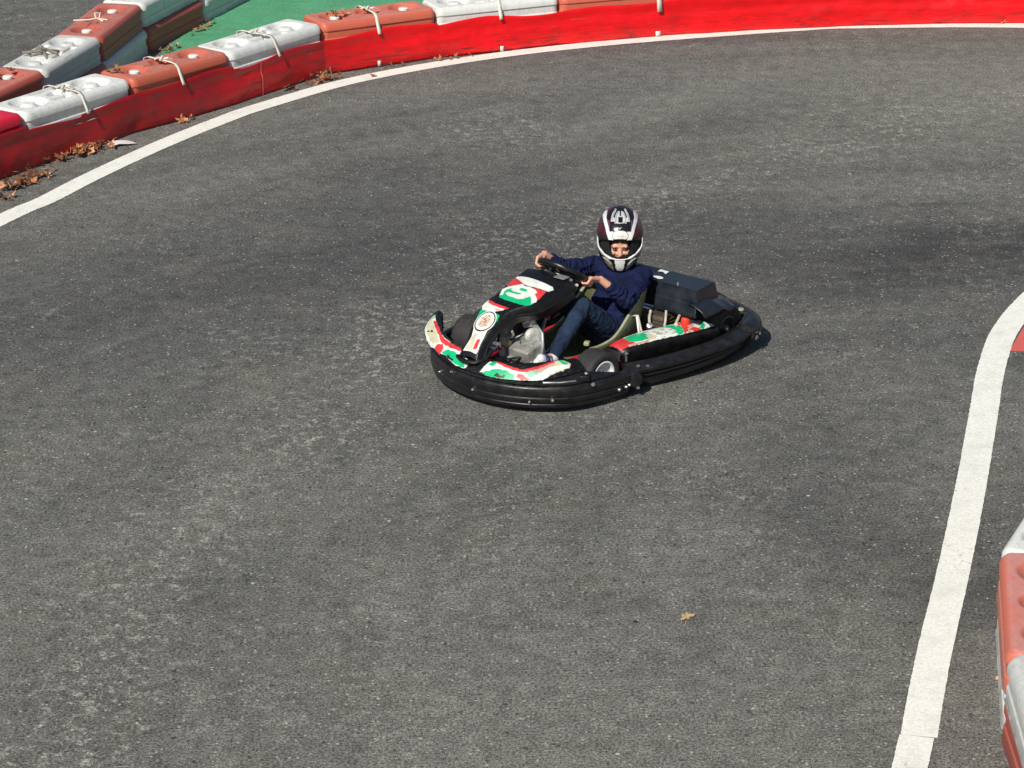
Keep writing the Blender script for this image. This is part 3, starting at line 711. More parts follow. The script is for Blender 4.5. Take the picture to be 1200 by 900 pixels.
leaf(.54, 11.42, .004, 'tiny dark leaf on the asphalt left of the lone yellowish leaf', None, .55, .1, simple('dark_leaf', (.03, .022, .015), .8), 0)
leaf(2.035, 10.87, .006, 'orange leaf tip by the foot of the right barrier row', None, .45, .6, M['leaf2'], 0)
pp = MB().grid([[(-.09, -.03, .004), (-.09, .03, .012)], [(-.03, -.035, .02), (-.03, .03, .028)], [(.04, -.03, .010), (.04, .035, .02)], [(.10, -.02, .004), (.085, .03, .006)]]).build('paper_scrap', M['paper'], loc=(-2.64, 18.83, .004), rotz=R(25))
tag(pp, 'crumpled scrap of white paper beside the leaf heap', 'paper scrap')
# ================================================================== THE KART  (local: x forward, y left, z up)
KO = (0.4078, 14.7857, 0.0); KYAW = R(230.5)
kart = empty('go_kart', KO, KYAW)
tag(kart, 'black go kart with red, white and green decals and number 9', 'go kart')
GREEN = (.006, .50, .20); RED = (.70, .050, .050); WHITE = (.82, .84, .76); CREAM = (.62, .58, .40); PINK = (.70, .36, .30); PGREEN = (.30, .60, .42); BLK = (.006, .006, .007)
# --- front bumper
FB = [(x * .985, y * .972) for x, y in [(.35, -.575), (.45, -.60), (.62, -.565), (.78, -.455), (.90, -.30), (.965, -.12), (.985, .04), (.962, .20), (.89, .36), (.76, .50), (.60, .562), (.46, .590), (.385, .594), (.340, .572), (.335, .555)]]
prof = [(-.014, .030), (.000, .036), (.006, .055), (.002, .060), (.010, .066), (.014, .090), (.008, .096), (.014, .102), (.014, .132), (.006, .138), (.006, .142), (-.004, .152), (-.022, .156), (-.036, .150), (-.040, .030)]
mb = MB(); sweep(mb, FB, prof, n=110); fb = mb.build('front_bumper', M['black'], kart, angle=50)
# bolts on the bumper face
def bolts(parent, spots, path, name='bolt', r=.0095):
    for t, z, rr in spots:
        p = cr(path, t); a = cr(path, t - .005); b_ = cr(path, t + .005); tx, ty = b_[0] - a[0], b_[1] - a[1]; L = math.hypot(tx, ty); ox, oy = ty / L, -tx / L
        mb = MB().lathe([(0, .010), (rr * .6, .009), (rr, .004), (rr, -.006)], (p[0] + ox * .014, p[1] + oy * .014, z), (ox, oy, .15), 10)
        mb.build(name, M['steel'], parent)
bolts(fb, [(.30, .10, .008), (.345, .14, .007), (.42, .09, .008), (.56, .075, .0075), (.605, .085, .010), (.775, .075, .010), (.81, .078, .009), (.835, .082, .009), (.93, .105, .007)], FB)
# bumper top skin between the bumper and the fairing (black plastic shelf)
rows = []
for i in range(91):
    u = i / 90; a = cr(FB, .10 + .70 * u); f0 = fairing(u, 0)
    rows.append([(a[0] + (f0[0] - a[0]) * s + (0 if s else -.0), a[1] + (f0[1] - a[1]) * s, .160 + (f0[2] - .164) * s) for s in (0.06, .35, .7, 1.0)])
MB().grid(rows).build('bumper_skirt', M['black'], kart)
# clamp on the left of the bumper
mb = MB(); mb.box((.665, .505, .178), (.05, .035, .03), Matrix.Rotation(R(-50), 3, 'Z'), .006); mb.tube([(.66, .51, .19), (.66, .51, .215)], .010, 8); mb.build('bumper_clamp', M['black2'], kart)
MB().lathe([(0, .008), (.008, .007), (.009, 0)], (.665, .515, .205), (.5, .6, .7), 10).build('clamp_bolt', M['steel'], kart)
MB().lathe([(0, .008), (.010, .007), (.011, 0)], (.655, .552, .150), (.4, .8, .3), 10).build('clamp_bolt', M['steel'], kart)
mb = MB(); mb.tube([(.71, .485, .170), (.78, .44, .170), (.84, .37, .170)], .005, 6); mb.build('bumper_tube', M['steel'], kart)

# --- front fairing with decals
FLAYERS = [
    (CREAM, [(.60, .0), (.62, .75), (.70, .48), (.863, .92), (.905, .98), (.93, .5), (.912, .30), (.812, .15), (.77, .0)]),
    (WHITE, [(.515, .083), (.55, .80), (.60, .86), (.66, .60), (.70, .44), (.86, .55), (.925, .55), (.912, .33), (.812, .22), (.771, .0), (.675, .0), (.646, .0), (.60, .30), (.56, .20)]),
    (PGREEN, [(.70, .44), (.74, .50), (.78, .35), (.72, .12)]),
    (PINK, [(.74, .55), (.86, .85), (.85, .60), (.76, .35)]),
    (RED, [(.572, .883), (.60, .97), (.654, .68), (.70, .50), (.867, .98), (.855, .82), (.79, .60), (.70, .34), (.66, .45), (.62, .66)]),
    (RED, [(.682, .30), (.70, .24), (.722, .02), (.690, .02), (.672, .14)]),
    (GREEN, [(.521, .083), (.567, .33), (.60, .43), (.633, .42), (.667, .22), (.667, .0), (.646, .0), (.56, .02)]),
    (GREEN, [(.546, .583), (.567, .883), (.590, .90), (.572, .50)]),
    (GREEN, [(.883, .95), (.902, .99), (.922, .5), (.890, .55)]),
    # right part
    (WHITE, [(.06, .10), (.06, .80), (.108, .90), (.158, .97), (.263, .90), (.35, .94), (.425, .70), (.456, .233), (.448, .05), (.396, .04), (.342, .18), (.283, .16), (.237, .05), (.15, .02)]),
    (CREAM, [(.09, .25), (.10, .65), (.20, .72), (.27, .50), (.24, .20), (.17, .15)]),
    (PGREEN, [(.06, .3), (.06, .8), (.10, .85), (.09, .35)]),
    (RED, [(.12, .72), (.14, .97), (.20, .97), (.275, .86), (.379, .98), (.40, .80), (.346, .66), (.287, .55), (.233, .70), (.188, .74)]),
    (RED, [(.262, .14), (.265, .36), (.29, .52), (.308, .45), (.31, .10), (.285, .08)]),
    (GREEN, [(.312, .20), (.333, .50), (.37, .58), (.41, .48), (.442, .2), (.446, .067), (.40, .06), (.352, .18)]),
    (BLK, [(.17, .42), (.18, .52), (.19, .50), (.187, .40)]), (BLK, [(.15, .22), (.175, .42), (.18, .42), (.158, .20)]),
    (BLK, [(.585, .10), (.60, .24), (.62, .13), (.635, .19), (.63, .06), (.61, .02)]), (BLK, [(.34, .20), (.35, .30), (.365, .22), (.38, .26), (.385, .12), (.36, .14)]),
]
def fpaint(u, v):
    n = noise.noise((u * 60, v * 9, 0)) * .05
    return polypaint(FLAYERS, BLK)(u + n * .02, v + n)
paint_grid('front_fairing', fairing, 420, 60, fpaint, M['decal'], kart, .004)
rows = []
for i in range(81):
    u = i / 80; p = fairing(u, 1.0); q = fairing(u, .9); dx, dy = p[0] - q[0], p[1] - q[1]; L = math.hypot(dx, dy) or 1; dx /= L; dy /= L
    rows.append([p, (p[0] + dx * .012, p[1] + dy * .012, p[2] - .003), (p[0] + dx * .020, p[1] + dy * .020, p[2] - .02), (p[0] + dx * .022, p[1] + dy * .022, .10)])
MB().grid(rows).build('fairing_lip', M['black2'], kart)

# --- nose with number panel
NL = [
    (GREEN, [(.45, .13), (.47, .40), (.5, .60), (.50, .66), (.56, .70), (.60, .76), (.655, .72), (.66, .18), (.56, .13)][0:0] or [(.548, .14), (.556, .45), (.556, .78), (.60, .84), (.66, .80), (.68, .20), (.60, .12)]),
    (BLK, [(.540, .32), (.556, .45), (.556, .60), (.545, .66), (.52, .5)]),
    (WHITE, [(.21, .14), (.203, .212), (.203, .294), (.224, .812), (.242, .862), (.267, .835), (.276, .463), (.252, .231), (.222, .14)]),
    (RED, [(.225, .14), (.276, .438), (.279, .381), (.321, .194), (.300, .14)]),
    (RED, [(.282, .506), (.27, .812), (.348, .862), (.358, .831), (.33, .738), (.306, .725), (.297, .681), (.288, .575)]),
    (GREEN, [(.40, .20), (.355, .145), (.33, .18), (.282, .369), (.309, .637), (.336, .706), (.370, .863), (.409, .869), (.424, .863), (.436, .762), (.439, .45), (.425, .27)]),
    (WHITE, [(.403, .215), (.345, .145), (.322, .18), (.270, .375), (.285, .438), (.338, .225), (.365, .215), (.402, .27)]),
    (WHITE, [(.352, .700), (.324, .725), (.355, .844), (.373, .869), (.400, .856), (.365, .75)]),
    # the 9: blocky, slanted
    (WHITE, [(.379, .270), (.366, .300), (.371, .500), (.360, .540), (.350, .520), (.352, .375), (.338, .300), (.305, .300), (.283, .40), (.281, .54), (.290, .665), (.306, .725), (.327, .719), (.358, .690), (.391, .660), (.404, .600), (.400, .380)]),
    (GREEN, [(.317, .415), (.305, .425), (.303, .500), (.311, .560), (.325, .565), (.331, .53), (.328, .44)]),
    # small decal
    (WHITE, [(.462, .14), (.490, .36), (.497, .60), (.492, .74), (.515, .74), (.545, .60), (.556, .40), (.548, .18), (.51, .12)]),
    (RED, [(.462, .20), (.483, .40), (.487, .60), (.484, .78), (.500, .76), (.508, .58), (.500, .36), (.478, .16)]),
    (PINK, [(.515, .50), (.52, .70), (.540, .60)]),
    # strip to the tip
    (WHITE, [(.70, .22), (.70, .80), (.78, .84), (.865, .84), (.905, .80), (.910, .20), (.85, .22), (.78, .26)]),
    (CREAM, [(.76, .3), (.76, .5), (.88, .55), (.90, .25)]),
    (RED, [(.800, .60), (.785, .76), (.865, .76), (.882, .60)]),
    (PGREEN, [(.70, .25), (.71, .78), (.745, .70), (.74, .3)]),
]
def npaint(u, v):
    # round medallion with a plain wreath-like emblem
    x, y, z = nosef(u, v); dx = (x - .795); dy = (y + .055) * 1.0; d = math.hypot(dx, dy)
    n = noise.noise((u * 40, v * 10, 7)) * .006
    if d < .060 and abs(v * 2 - 1) < .93:
        if d > .055: return WHITE
        if d > .049: return BLK
        a = math.atan2(dy, dx)
        if d > .036: return WHITE
        k = noise.noise((x * 90, y * 90, 2.0))
        if d < .018: return (.50, .18, .14) if k > -.05 else (.66, .56, .44)
        return (.66, .60, .46) if k > -.1 else (.58, .30, .24)
    return polypaint(NL, BLK)(u, v)
paint_grid('nose_panel', nosef, 380, 150, npaint, M['decal_clean'], kart, .004)
# rim lip along the nose edge and lower black surround
for sg in (0, 1):
    mb = MB(); mb.tube([nosef(i / 40, sg) for i in range(1, 41)], .009, 8); mb.build('nose_edge', M['black2'], kart)
mb = MB(); mb.tube([(.93, -.13, .225), (.945, -.10, .222), (.955, -.05, .22), (.945, 0, .222), (.90, .03, .235), (.84, .035, .27)], .012, 8); mb.build('nose_hoop', M['black2'], kart)
mb = MB(); mb.grid([[nosef(.12 + .5 * i / 20, 1 - .0), tuple(a + b for a, b in zip(nosef(.12 + .5 * i / 20, 1), (-.03 - .02 * i / 20, -.01, -.05)))] for i in range(21)]); mb.build('nose_side_panel', M['black2'], kart)
# thin grey plate that paints a glint onto the top of the nose
mb = MB(); mb.box((.352, .102, .5585), (.055, .07, .004), None, .0015); mb.build('nose_glint', simple('grey_glint', (.20, .20, .20), .35, var=.5, scale=90), kart)
MB().lathe([(0, .007), (.008, .006), (.009, 0)], (.33, .145, .545), (.3, .9, .3), 10).build('bolt', M['steel'], kart)
MB().box((.712, .065, .335), (.012, .006, .035), Matrix.Rotation(R(30), 3, 'Y'), .002).build('cable_tie', M['hose'], kart)

# --- floor, chassis tubes
mb = MB(); mb.prism([(.80, -.22, .035), (.80, .22, .035), (.55, .30, .035), (.10, .30, .035), (-.1, .28, .035), (-.1, -.28, .035), (.1, -.3, .035), (.55, -.30, .035)], [(.80, -.22, .041), (.80, .22, .041), (.55, .30, .041), (.10, .30, .041), (-.1, .28, .041), (-.1, -.28, .041), (.1, -.3, .041), (.55, -.30, .041)])
mb.build('floor_tray', M['black2'], kart, smooth=False)
for pts in ([(.86, .20, .062), (.6, .26, .062), (.3, .31, .062), (0, .30, .062), (-.5, .28, .062), (-.78, .28, .062)], [(.86, -.20, .062), (.6, -.26, .062), (.3, -.31, .062), (0, -.30, .062), (-.5, -.28, .062), (-.78, -.28, .062)],
            [(.86, .20, .062), (.90, .1, .062), (.90, -.1, .062), (.86, -.20, .062)], [(.3, .31, .062), (.3, -.31, .062)], [(-.10, .3, .062), (-.10, -.3, .062)], [(-.60, .28, .062), (-.60, -.28, .062)]):
    MB().tube(path_resample(pts, 24), .016, 10).build('chassis_tube', M['redp'], kart)
MB().tube([(.45, -.42, .125), (.45, .42, .125)], .012, 8).build('front_axle', M['steel'], kart)
MB().tube([(-.50, -.58, .14), (-.50, .58, .14)], .020, 12).build('rear_axle', M['steel'], kart)
MB().box((.345, .215, .115), (.075, .05, .035), Matrix.Rotation(R(-15), 3, 'Z'), .006).build('floor_bracket', M['redp'], kart)
MB().box((.24, .295, .100), (.06, .03, .025), None, .005).build('floor_bracket', M['redp'], kart)
MB().tube([(.36, .27, .118), (.30, .285, .125), (.24, .28, .118)], .006, 6).build('cable', M['hose'], kart)
MB().tube([(.405, .05, .415), (.400, .052, .38), (.41, .06, .325)], .010, 8).build('red_lever', M['redp'], kart)
# steering column and rods
MB().tube([(.50, .03, .16), (.36, .018, .34), (.235, .012, .515)], .011, 8).build('steering_column', M['black2'], kart)
MB().tube([(.535, .07, .165), (.475, .065, .26)], .0085, 8).build('steering_rod', M['steel'], kart)
MB().tube([(.475, .065, .26), (.43, .062, .34)], .006, 8).build('steering_rod', M['engine'], kart)
MB().tube([(.52, .10, .17), (.49, .12, .185), (.455, .125, .215)], .005, 6).build('cable', M['hose'], kart)
# --- brake / pedal housing seen under the nose
eng = MB().box((.605, .060, .212), (.13, .175, .080), Matrix.Rotation(R(-6), 3, 'Z') @ Matrix.Rotation(R(18), 3, 'Y'), .012).build('pedal_housing', M['engine'], kart)
mb = MB()
for k in range(4): mb.box((.585 + .0 * k, .01 + .04 * k, .243), (.08, .012, .012), Matrix.Rotation(R(18), 3, 'Y'), .003)
mb.build('fin', M['engine'], eng)
mb = MB(); mb.box((.655, .01, .135), (.04, .035, .09), None, .006); mb.box((.655, .12, .120), (.05, .06, .07), None, .006); mb.build('foot_mount', M['engine'], eng)
MB().lathe([(0, -.02), (.045, -.02), (.052, -.012), (.052, .016), (.04, .024), (.018, .026), (.0, .024)], (.565, .085, .275), (.5, .65, .35), 22).build('drum', M['engine'], eng)
mb = MB(); mb.tube([(.545, .055, .325), (.545, .09, .335), (.555, .135, .305), (.575, .155, .25), (.585, .155, .19), (.59, .15, .14)], .0085, 8); mb.build('pipe', M['alloy'], eng)
mb = MB(); mb.box((.545, .04, .335), (.05, .06, .028), Matrix.Rotation(R(20), 3, 'X'), .006); mb.lathe([(0, .02), (.016, .02), (.018, 0), (.018, -.02)], (.545, .06, .35), (0, 0, 1), 12); mb.build('cap', M['alloy'], eng)
mb = MB(); mb.lathe([(0, .03), (.020, .028), (.026, .01), (.034, 0), (.034, -.02), (.02, -.03)], (.64, -.035, .235), (.3, -.9, .1), 14); mb.build('valve', simple('brass_fitting', (.50, .44, .25), .45, .3, var=.3), eng)
mb = MB(); mb.box((.69, -.09, .205), (.02, .05, .02), None, .004); mb.box((.69, -.105, .20), (.014, .014, .06), None, .003); mb.tube([(.685, -.12, .22), (.70, -.07, .205), (.69, -.05, .235)], .006, 6); mb.build('linkage', M['steel'], kart)
MB().box((.60, .075, .256), (.05, .09, .018), Matrix.Rotation(R(18), 3, 'Y'), .005).build('cover_plate', M['alloy'], eng)
MB().tube([(.64, -.01, .26), (.62, .03, .285), (.58, .05, .30)], .007, 8).build('pipe', M['black2'], eng)
MB().tube([(.66, .10, .20), (.69, .06, .19), (.70, .0, .17)], .006, 8).build('pipe', M['black2'], eng)
for p in [(.648, .135, .205), (.655, .14, .175), (.65, .04, .18)]: MB().lathe([(0, .006), (.006, .005), (.007, 0)], p, (.8, .5, .3), 8).build('bolt', M['steel'], eng)

# --- wheels
DRIM = simple('grimy_dark_rim', (.09, .09, .088), .4, .4, var=.3, dirt=(.03, .028, .025))
def wheel(c, r, wd, steer, rear, side):
    ax = (math.sin(R(-steer)) * side, math.cos(R(steer)) * side, 0) if side > 0 else (-math.sin(R(-steer)), -math.cos(R(steer)), 0)
    h = wd / 2; rr = r * (.60 if not rear else .50)
    tp = [(rr, -h * .90), (r * .80, -h * 1.0), (r * .93, -h * .96), (r * .985, -h * .84), (r, -h * .6), (r, 0), (r, h * .6), (r * .985, h * .84), (r * .93, h * .96), (r * .80, h * 1.0), (rr + .008, h * .92), (rr, h * .84)]
    rmat = M['rim'] if not rear else DRIM
    root = MB().lathe([(rr, -h * .8), (rr * .97, -h * .3), (rr * .97, h * .3), (rr, h * .8), (rr + .006, h * .90), (rr - .002, h * .93), (rr * .93, h * .86), (rr * .86, h * .62), (rr * .50, h * .55), (rr * .42, h * .66), (0.0, h * .52)], c, ax, 30).build('wheel', rmat, kart)
    MB().lathe(tp, c, ax, 48).build('tyre', M['tyre'], root)
    a = Vector(ax).normalized(); o = Vector(c)
    MB().lathe([(0, h * 1.0), (.010, h * 1.0), (.013, h * .95), (.013, h * .5)], c, ax, 10).build('hub_nut', M['steel'], root)
    u = a.orthogonal().normalized(); v = a.cross(u); mb = MB()
    for k in range(3):
        q = o + a * (h * .55) + (u * math.cos(2 * PI * k / 3 + .5) + v * math.sin(2 * PI * k / 3 + .5)) * rr * .34
        mb.lathe([(0, .006), (.006, .005), (.007, -.01)], q, a, 8)
    mb.build('wheel_stud', M['steel'], root)
    return root
wheel((.465, .425, .126), .126, .13, -6, False, 1); wheel((.465, -.425, .126), .126, .13, 6, False, -1)
wheel((-.50, .50, .138), .138, .175, 0, True, 1); wheel((-.50, -.50, .138), .138, .175, 0, True, -1)

# --- side pods
def mirror(fn): return lambda u, v: (fn(u, v)[0], -fn(u, v)[1], fn(u, v)[2])
PL = [
    (RED, [(.05, .05), (.05, .9), (.35, .95), (.35, .1)]),
    (WHITE, [(.32, .02), (.34, .97), (.98, .97), (.99, .05), (.68, .02)]),
    (PINK, [(.24, .05), (.24, .20), (.42, .16), (.42, .03)]),
    (GREEN, [(.30, .35), (.33, .867), (.42, .95), (.50, .80), (.48, .50), (.44, .22), (.36, .20)]),
    (CREAM, [(.44, .22), (.50, .60), (.52, .30), (.48, .1)]),
    (GREEN, [(.68, .90), (.76, .95), (.80, .70), (.77, .30), (.70, .04), (.655, .02), (.69, .35), (.70, .6)]),
    (RED, [(.79, .55), (.86, .97), (.95, .97), (.86, .50), (.77, .15), (.70, .0), (.745, .25)]),
    (PINK, [(.82, .42), (.90, .75), (.92, .70), (.84, .30), (.76, .02), (.75, .02)]),
    (GREEN, [(.84, .10), (.90, .30), (.955, .60), (.975, .50), (.93, .22), (.87, .03)]),
    (RED, [(.795, .22), (.83, .28), (.85, .14), (.84, .02), (.79, .02)]),
]
DK = (.05, .04, .025)
def ppaint(u, v):
    n = noise.noise((u * 30, v * 6, 3)) * .02
    c = polypaint(PL, BLK)(u + n, v + n)
    if c == WHITE and noise.noise((u * 26, v * 7, 11)) > .22: c = (.40, .42, .33)
    return c
for side in (1, -1):
    fn = podf if side > 0 else mirror(podf)
    pod = paint_grid('side_pod', fn, 200, 50, ppaint, M['decal'], kart, .003)
    rows = []
    for i in range(61):
        p = fn(i / 60, 0); y = p[1]
        rows.append([p, (p[0], y + side * .010, p[2] - .006), (p[0], y + side * .014, p[2] - .02), (p[0] + .005, y + side * .006, .12), (p[0] + .005, y - side * .03, .06)])
    MB().grid(rows).build('pod_wall', M['black2'], pod)
    a, b_ = fn(0, 0), fn(0, 1)
    rows = [[(a[0] + (b_[0] - a[0]) * s, a[1] + (b_[1] - a[1]) * s, a[2] + (b_[2] - a[2]) * s), (a[0] + .02, a[1] + (b_[1] - a[1]) * s, .13), (a[0] + .06, a[1] + (b_[1] - a[1]) * s, .05)] for s in [k / 10 for k in range(-1, 12)]]
    MB().grid(rows).build('pod_front', M['black'], pod)
    rows = []
    for i in range(41):
        p = fn(i / 40, 1); rows.append([p, (p[0], p[1] - side * .012, p[2] - .01), (p[0], p[1] - side * .012, .06)])
    MB().grid(rows).build('pod_inner_wall', M['black2'], pod)
MB().tube([(.205, .425, .160), (.21, .43, .118)], .006, 6).build('pod_pin', M['steel'], kart)
MB().lathe([(0, .010), (.009, .008), (.011, 0), (.011, -.01)], (.205, .425, .160), (.2, .6, .6), 10).build('bolt', M['steel'], kart)

# --- side bumpers and the rear bumper: one long rounded rail each
SBP = [(.365, .565), (.32, .588), (.25, .618), (.12, .660), (-.08, .705), (-.30, .728), (-.50, .715), (-.66, .665)]
sprof = [(-.080, .014), (-.066, .018), (-.046, .044), (-.034, .072), (-.040, .080), (-.022, .090), (-.010, .106), (-.016, .113), (.002, .122), (.006, .138), (-.006, .150), (-.022, .149), (-.038, .158), (-.070, .162), (-.095, .150), (-.10, .014)]
def plan_mirror(P): return [(p[0], -p[1]) + tuple(p[2:]) for p in P]
def rpath(P, sd_): return P if sd_ > 0 else plan_mirror(list(reversed(P)))
for sd_ in (1, -1):
    mb = MB(); path = rpath(SBP, sd_); sweep(mb, path, sprof, n=80)
    sb = mb.build('side_bumper', M['black'], kart, angle=50)
    # rounded end cap clamp where it meets the front bumper
    MB().lathe([(0, .012), (.036, .010), (.046, -.004), (.048, -.05), (.03, -.06)], (.352, .598 * sd_, .100), (.45, .88 * sd_, .15), 24).build('end_cap', M['black'], sb)
    for (x, y, z) in [(.352, .618, .058), (.255, .604, .148), (.305, .582, .158)]:
        MB().lathe([(0, .008), (.006, .007), (.008, 0), (.008, -.01)], (x, y * sd_, z), (.3, .9 * sd_, .4), 10).build('bolt', M['steel'], sb)
RBP = [(-.54, .712), (-.66, .685), (-.75, .62), (-.81, .52), (-.86, .38), (-.885, .22), (-.895, .08), (-.895, -.08), (-.885, -.22), (-.86, -.38), (-.81, -.52), (-.75, -.62), (-.66, -.685), (-.54, -.712)]
rprof = [(-.075, .026), (-.050, .032), (-.020, .070), (.002, .10), (.006, .135), (-.004, .158), (-.03, .174), (-.065, .177), (-.09, .165), (-.09, .05)]
mb = MB(); sweep(mb, RBP, rprof, n=110); rb = mb.build('rear_bumper', M['black'], kart, angle=50)
# upper rail ring linking rear bumper and cover
MB().tube(path_resample([(-.50, .40, .245), (-.62, .44, .225), (-.74, .40, .205), (-.81, .25, .195), (-.825, 0, .195), (-.81, -.25, .195), (-.74, -.40, .205), (-.62, -.44, .225)], 40), .013, 8).build('rear_rail', M['black2'], kart)
mb = MB(); mb.box((-.71, .50, .168), (.10, .12, .02), Matrix.Rotation(R(35), 3, 'Z'), .008); mb.box((-.63, .61, .160), (.12, .05, .02), Matrix.Rotation(R(20), 3, 'Z'), .01); mb.build('rear_corner_plate', M['black'], kart)
MB().lathe([(0, .008), (.012, .006), (.015, 0)], (-.70, .53, .185), (.3, .2, 1), 10).build('bolt', simple('dull_brass', (.42, .38, .25), .4, .4), kart)
mb = MB(); mb.box((-.70, .52, .186), (.035, .012, .008), Matrix.Rotation(R(30), 3, 'Z'), .002); mb.build('latch', M['hose'], kart)
# slot with a bright bracket in the side of the rear bumper
mb = MB(); mb.box((-.60, .694, .095), (.085, .016, .035), Matrix.Rotation(R(-14) + 0, 3, 'Z'), .008); mb.build('bumper_slot', M['liner'], rb)
mb = MB(); mb.tube([(-.60, .714, .088), (-.585, .717, .106), (-.57, .719, .090)], .005, 6); mb.tube([(-.625, .706, .10), (-.632, .706, .112)], .005, 6); mb.build('slot_bracket', M['steel'], rb)

# --- rear cover (engine / battery box)
def loft_box(lo, hi, name, mat, bev=.005):
    mb = MB().prism(lo, hi); return mb.build(name, mat, kart, angle=35, bevel=bev)
cov = loft_box([(-.255, -.16, .30), (-.255, .54, .30), (-.50, .52, .30), (-.50, -.16, .30)], [(-.285, -.14, .40), (-.290, .525, .40), (-.480, .505, .40), (-.470, -.14, .40)], 'rear_cover', M['gloss'])
# flared skirt below it
rows = []
for i in range(31):
    y = .27 + .275 * i / 30
    rows.append([(-.262, y, .345), (-.256, y, .325), (-.248, y * 1.01, .296), (-.238, y * 1.02, .264)])
sk_ = MB().grid(rows).build('cover_skirt', M['gloss'], cov); md = sk_.modifiers.new('t', 'SOLIDIFY'); md.thickness = .006
for sd_ in (1,):
    rows = []
    for i in range(25):
        x = -.228 - .31 * i / 24; k = max(0, (i / 24 - .45) / .55)
        rows.append([(x - .03 * 0, .505 * sd_, .345 - .035 * k), (x, .545 * sd_, .340 - .045 * k), (x, .600 * sd_, .315 - .045 * k), (x, .625 * sd_, .285 - .02 * k + .012 * math.sin(k * 9))])
    o = MB().grid(rows).build('wheel_guard', M['gloss'], cov); md = o.modifiers.new('t', 'SOLIDIFY'); md.thickness = .006
# white marks on the cover top near the seat, and a small stud
z = .4025
mb = MB()
mb.add([(-.455, .155, z), (-.452, .215, z), (-.405, .225, z), (-.428, .19, z), (-.415, .16, z)], [(0, 1, 2, 3, 4)])
mb.build('white_marking', M['rim'], cov, smooth=False)
mb = MB(); mb.add([(-.335 + .022 * math.cos(a * .5236), .225 + .034 * math.sin(a * .5236), z) for a in range(12)], [tuple(range(12))]); mb.build('white_marking', M['rim'], cov, smooth=False)
MB().lathe([(0, .012), (.005, .011), (.007, .003), (.007, 0)], (-.315, .375, .400), (0, 0, 1), 10).build('stud', M['steel'], cov)
# rear engine with hoses and a red cap
en = MB().box((-.26, .30, .17), (.16, .16, .15), None, .02).build('engine', M['brown'], kart)
mb = MB()
for k in range(6): mb.box((-.26, .30, .125 + .02 * k), (.172, .172, .006), None, .002)
mb.build('cooling_fin', M['brown'], en)
mb = MB(); mb.tube(path_resample([(-.175, .30, .275), (-.150, .31, .22), (-.150, .34, .17), (-.165, .39, .155), (-.20, .43, .19), (-.215, .45, .24), (-.22, .46, .27)], 30), .0075, 8); mb.build('hose', M['hose'], en)
mb = MB(); mb.tube(path_resample([(-.20, .385, .285), (-.185, .39, .22), (-.17, .385, .165), (-.15, .37, .12)], 20), .0068, 8); mb.build('hose', M['hose'], en)
mb = MB(); mb.lathe([(0, .035), (.022, .035), (.026, .028), (.026, -.02), (.02, -.03)], (-.255, .475, .215), (0, 0, 1), 14); mb.box((-.235, .455, .205), (.06, .02, .02), None, .004); mb.build('fuel_cap', simple('orange_red_cap', (.72, .045, .02), .4, var=.15), en)
mb = MB(); mb.lathe([(0, .018), (.009, .016), (.010, 0), (.010, -.02)], (-.285, .485, .265), (0, 0, 1), 10); mb.lathe([(0, .012), (.009, .010), (.010, 0)], (-.205, .45, .215), (.7, .5, .5), 10); mb.build('fitting', M['hose'], en)
MB().lathe([(0, .012), (.016, .010), (.02, 0), (.02, -.02)], (-.10, .35, .215), (.5, .4, .6), 12).build('filler_knob', M['steel'], kart)
MB().tube([(-.02, .265, .275), (-.06, .30, .275), (-.045, .335, .20), (-.045, .345, .19)], .006, 8).build('seat_stay', M['hose'], kart)
MB().tube([(-.055, .295, .272), (-.035, .325, .20), (-.03, .335, .17)], .0055, 8).build('seat_stay', M['rim'], kart)

# --- seat: fibreglass bucket, offset a little to the left
SY = .085
SC = [(.28, .055, .170, .30, .175), (.20, .045, .175, .22, .172), (.08, .045, .182, .13, .185), (-.02, .055, .182, .065, .215), (-.10, .10, .182, .010, .258), (-.155, .18, .180, -.055, .308), (-.195, .29, .178, -.122, .362), (-.225, .385, .168, -.188, .418), (-.245, .450, .150, -.240, .455)]
def seatf(u, v):
    x, z, w, xr, zr = cr(SC, u)
    s = v * 2 - 1; a = abs(s); sg = 1 if s > 0 else -1
    if a < .45: return (x, SY + sg * w * .80 * a / .45, z + .008 * (a / .45) ** 2)
    k = (a - .45) / .55; z0 = z + .008
    return (x + (xr - x) * k ** 1.25, SY + sg * (w * .80 + w * .22 * math.sin(k * PI / 2)), z0 + (zr - z0) * k ** 1.15)
rows = [[seatf(i / 50, j / 40) for j in range(41)] for i in range(51)]
st = MB().grid(rows).build('seat', M['seat'], kart, angle=80); md = st.modifiers.new('t', 'SOLIDIFY'); md.thickness = .007
edge = [seatf(i / 50, 1) for i in range(51)] + [seatf(1, 1 - j / 30) for j in range(1, 31)] + [seatf(1 - i / 50, 0) for i in range(1, 51)]
MB().tube(edge, .0085, 8).build('seat_rim', M['seatrim'], st)
MB().box((.275, .215, .19), (.035, .03, .022), Matrix.Rotation(R(25), 3, 'Z'), .006).build('seat_tab', M['seatrim'], st)

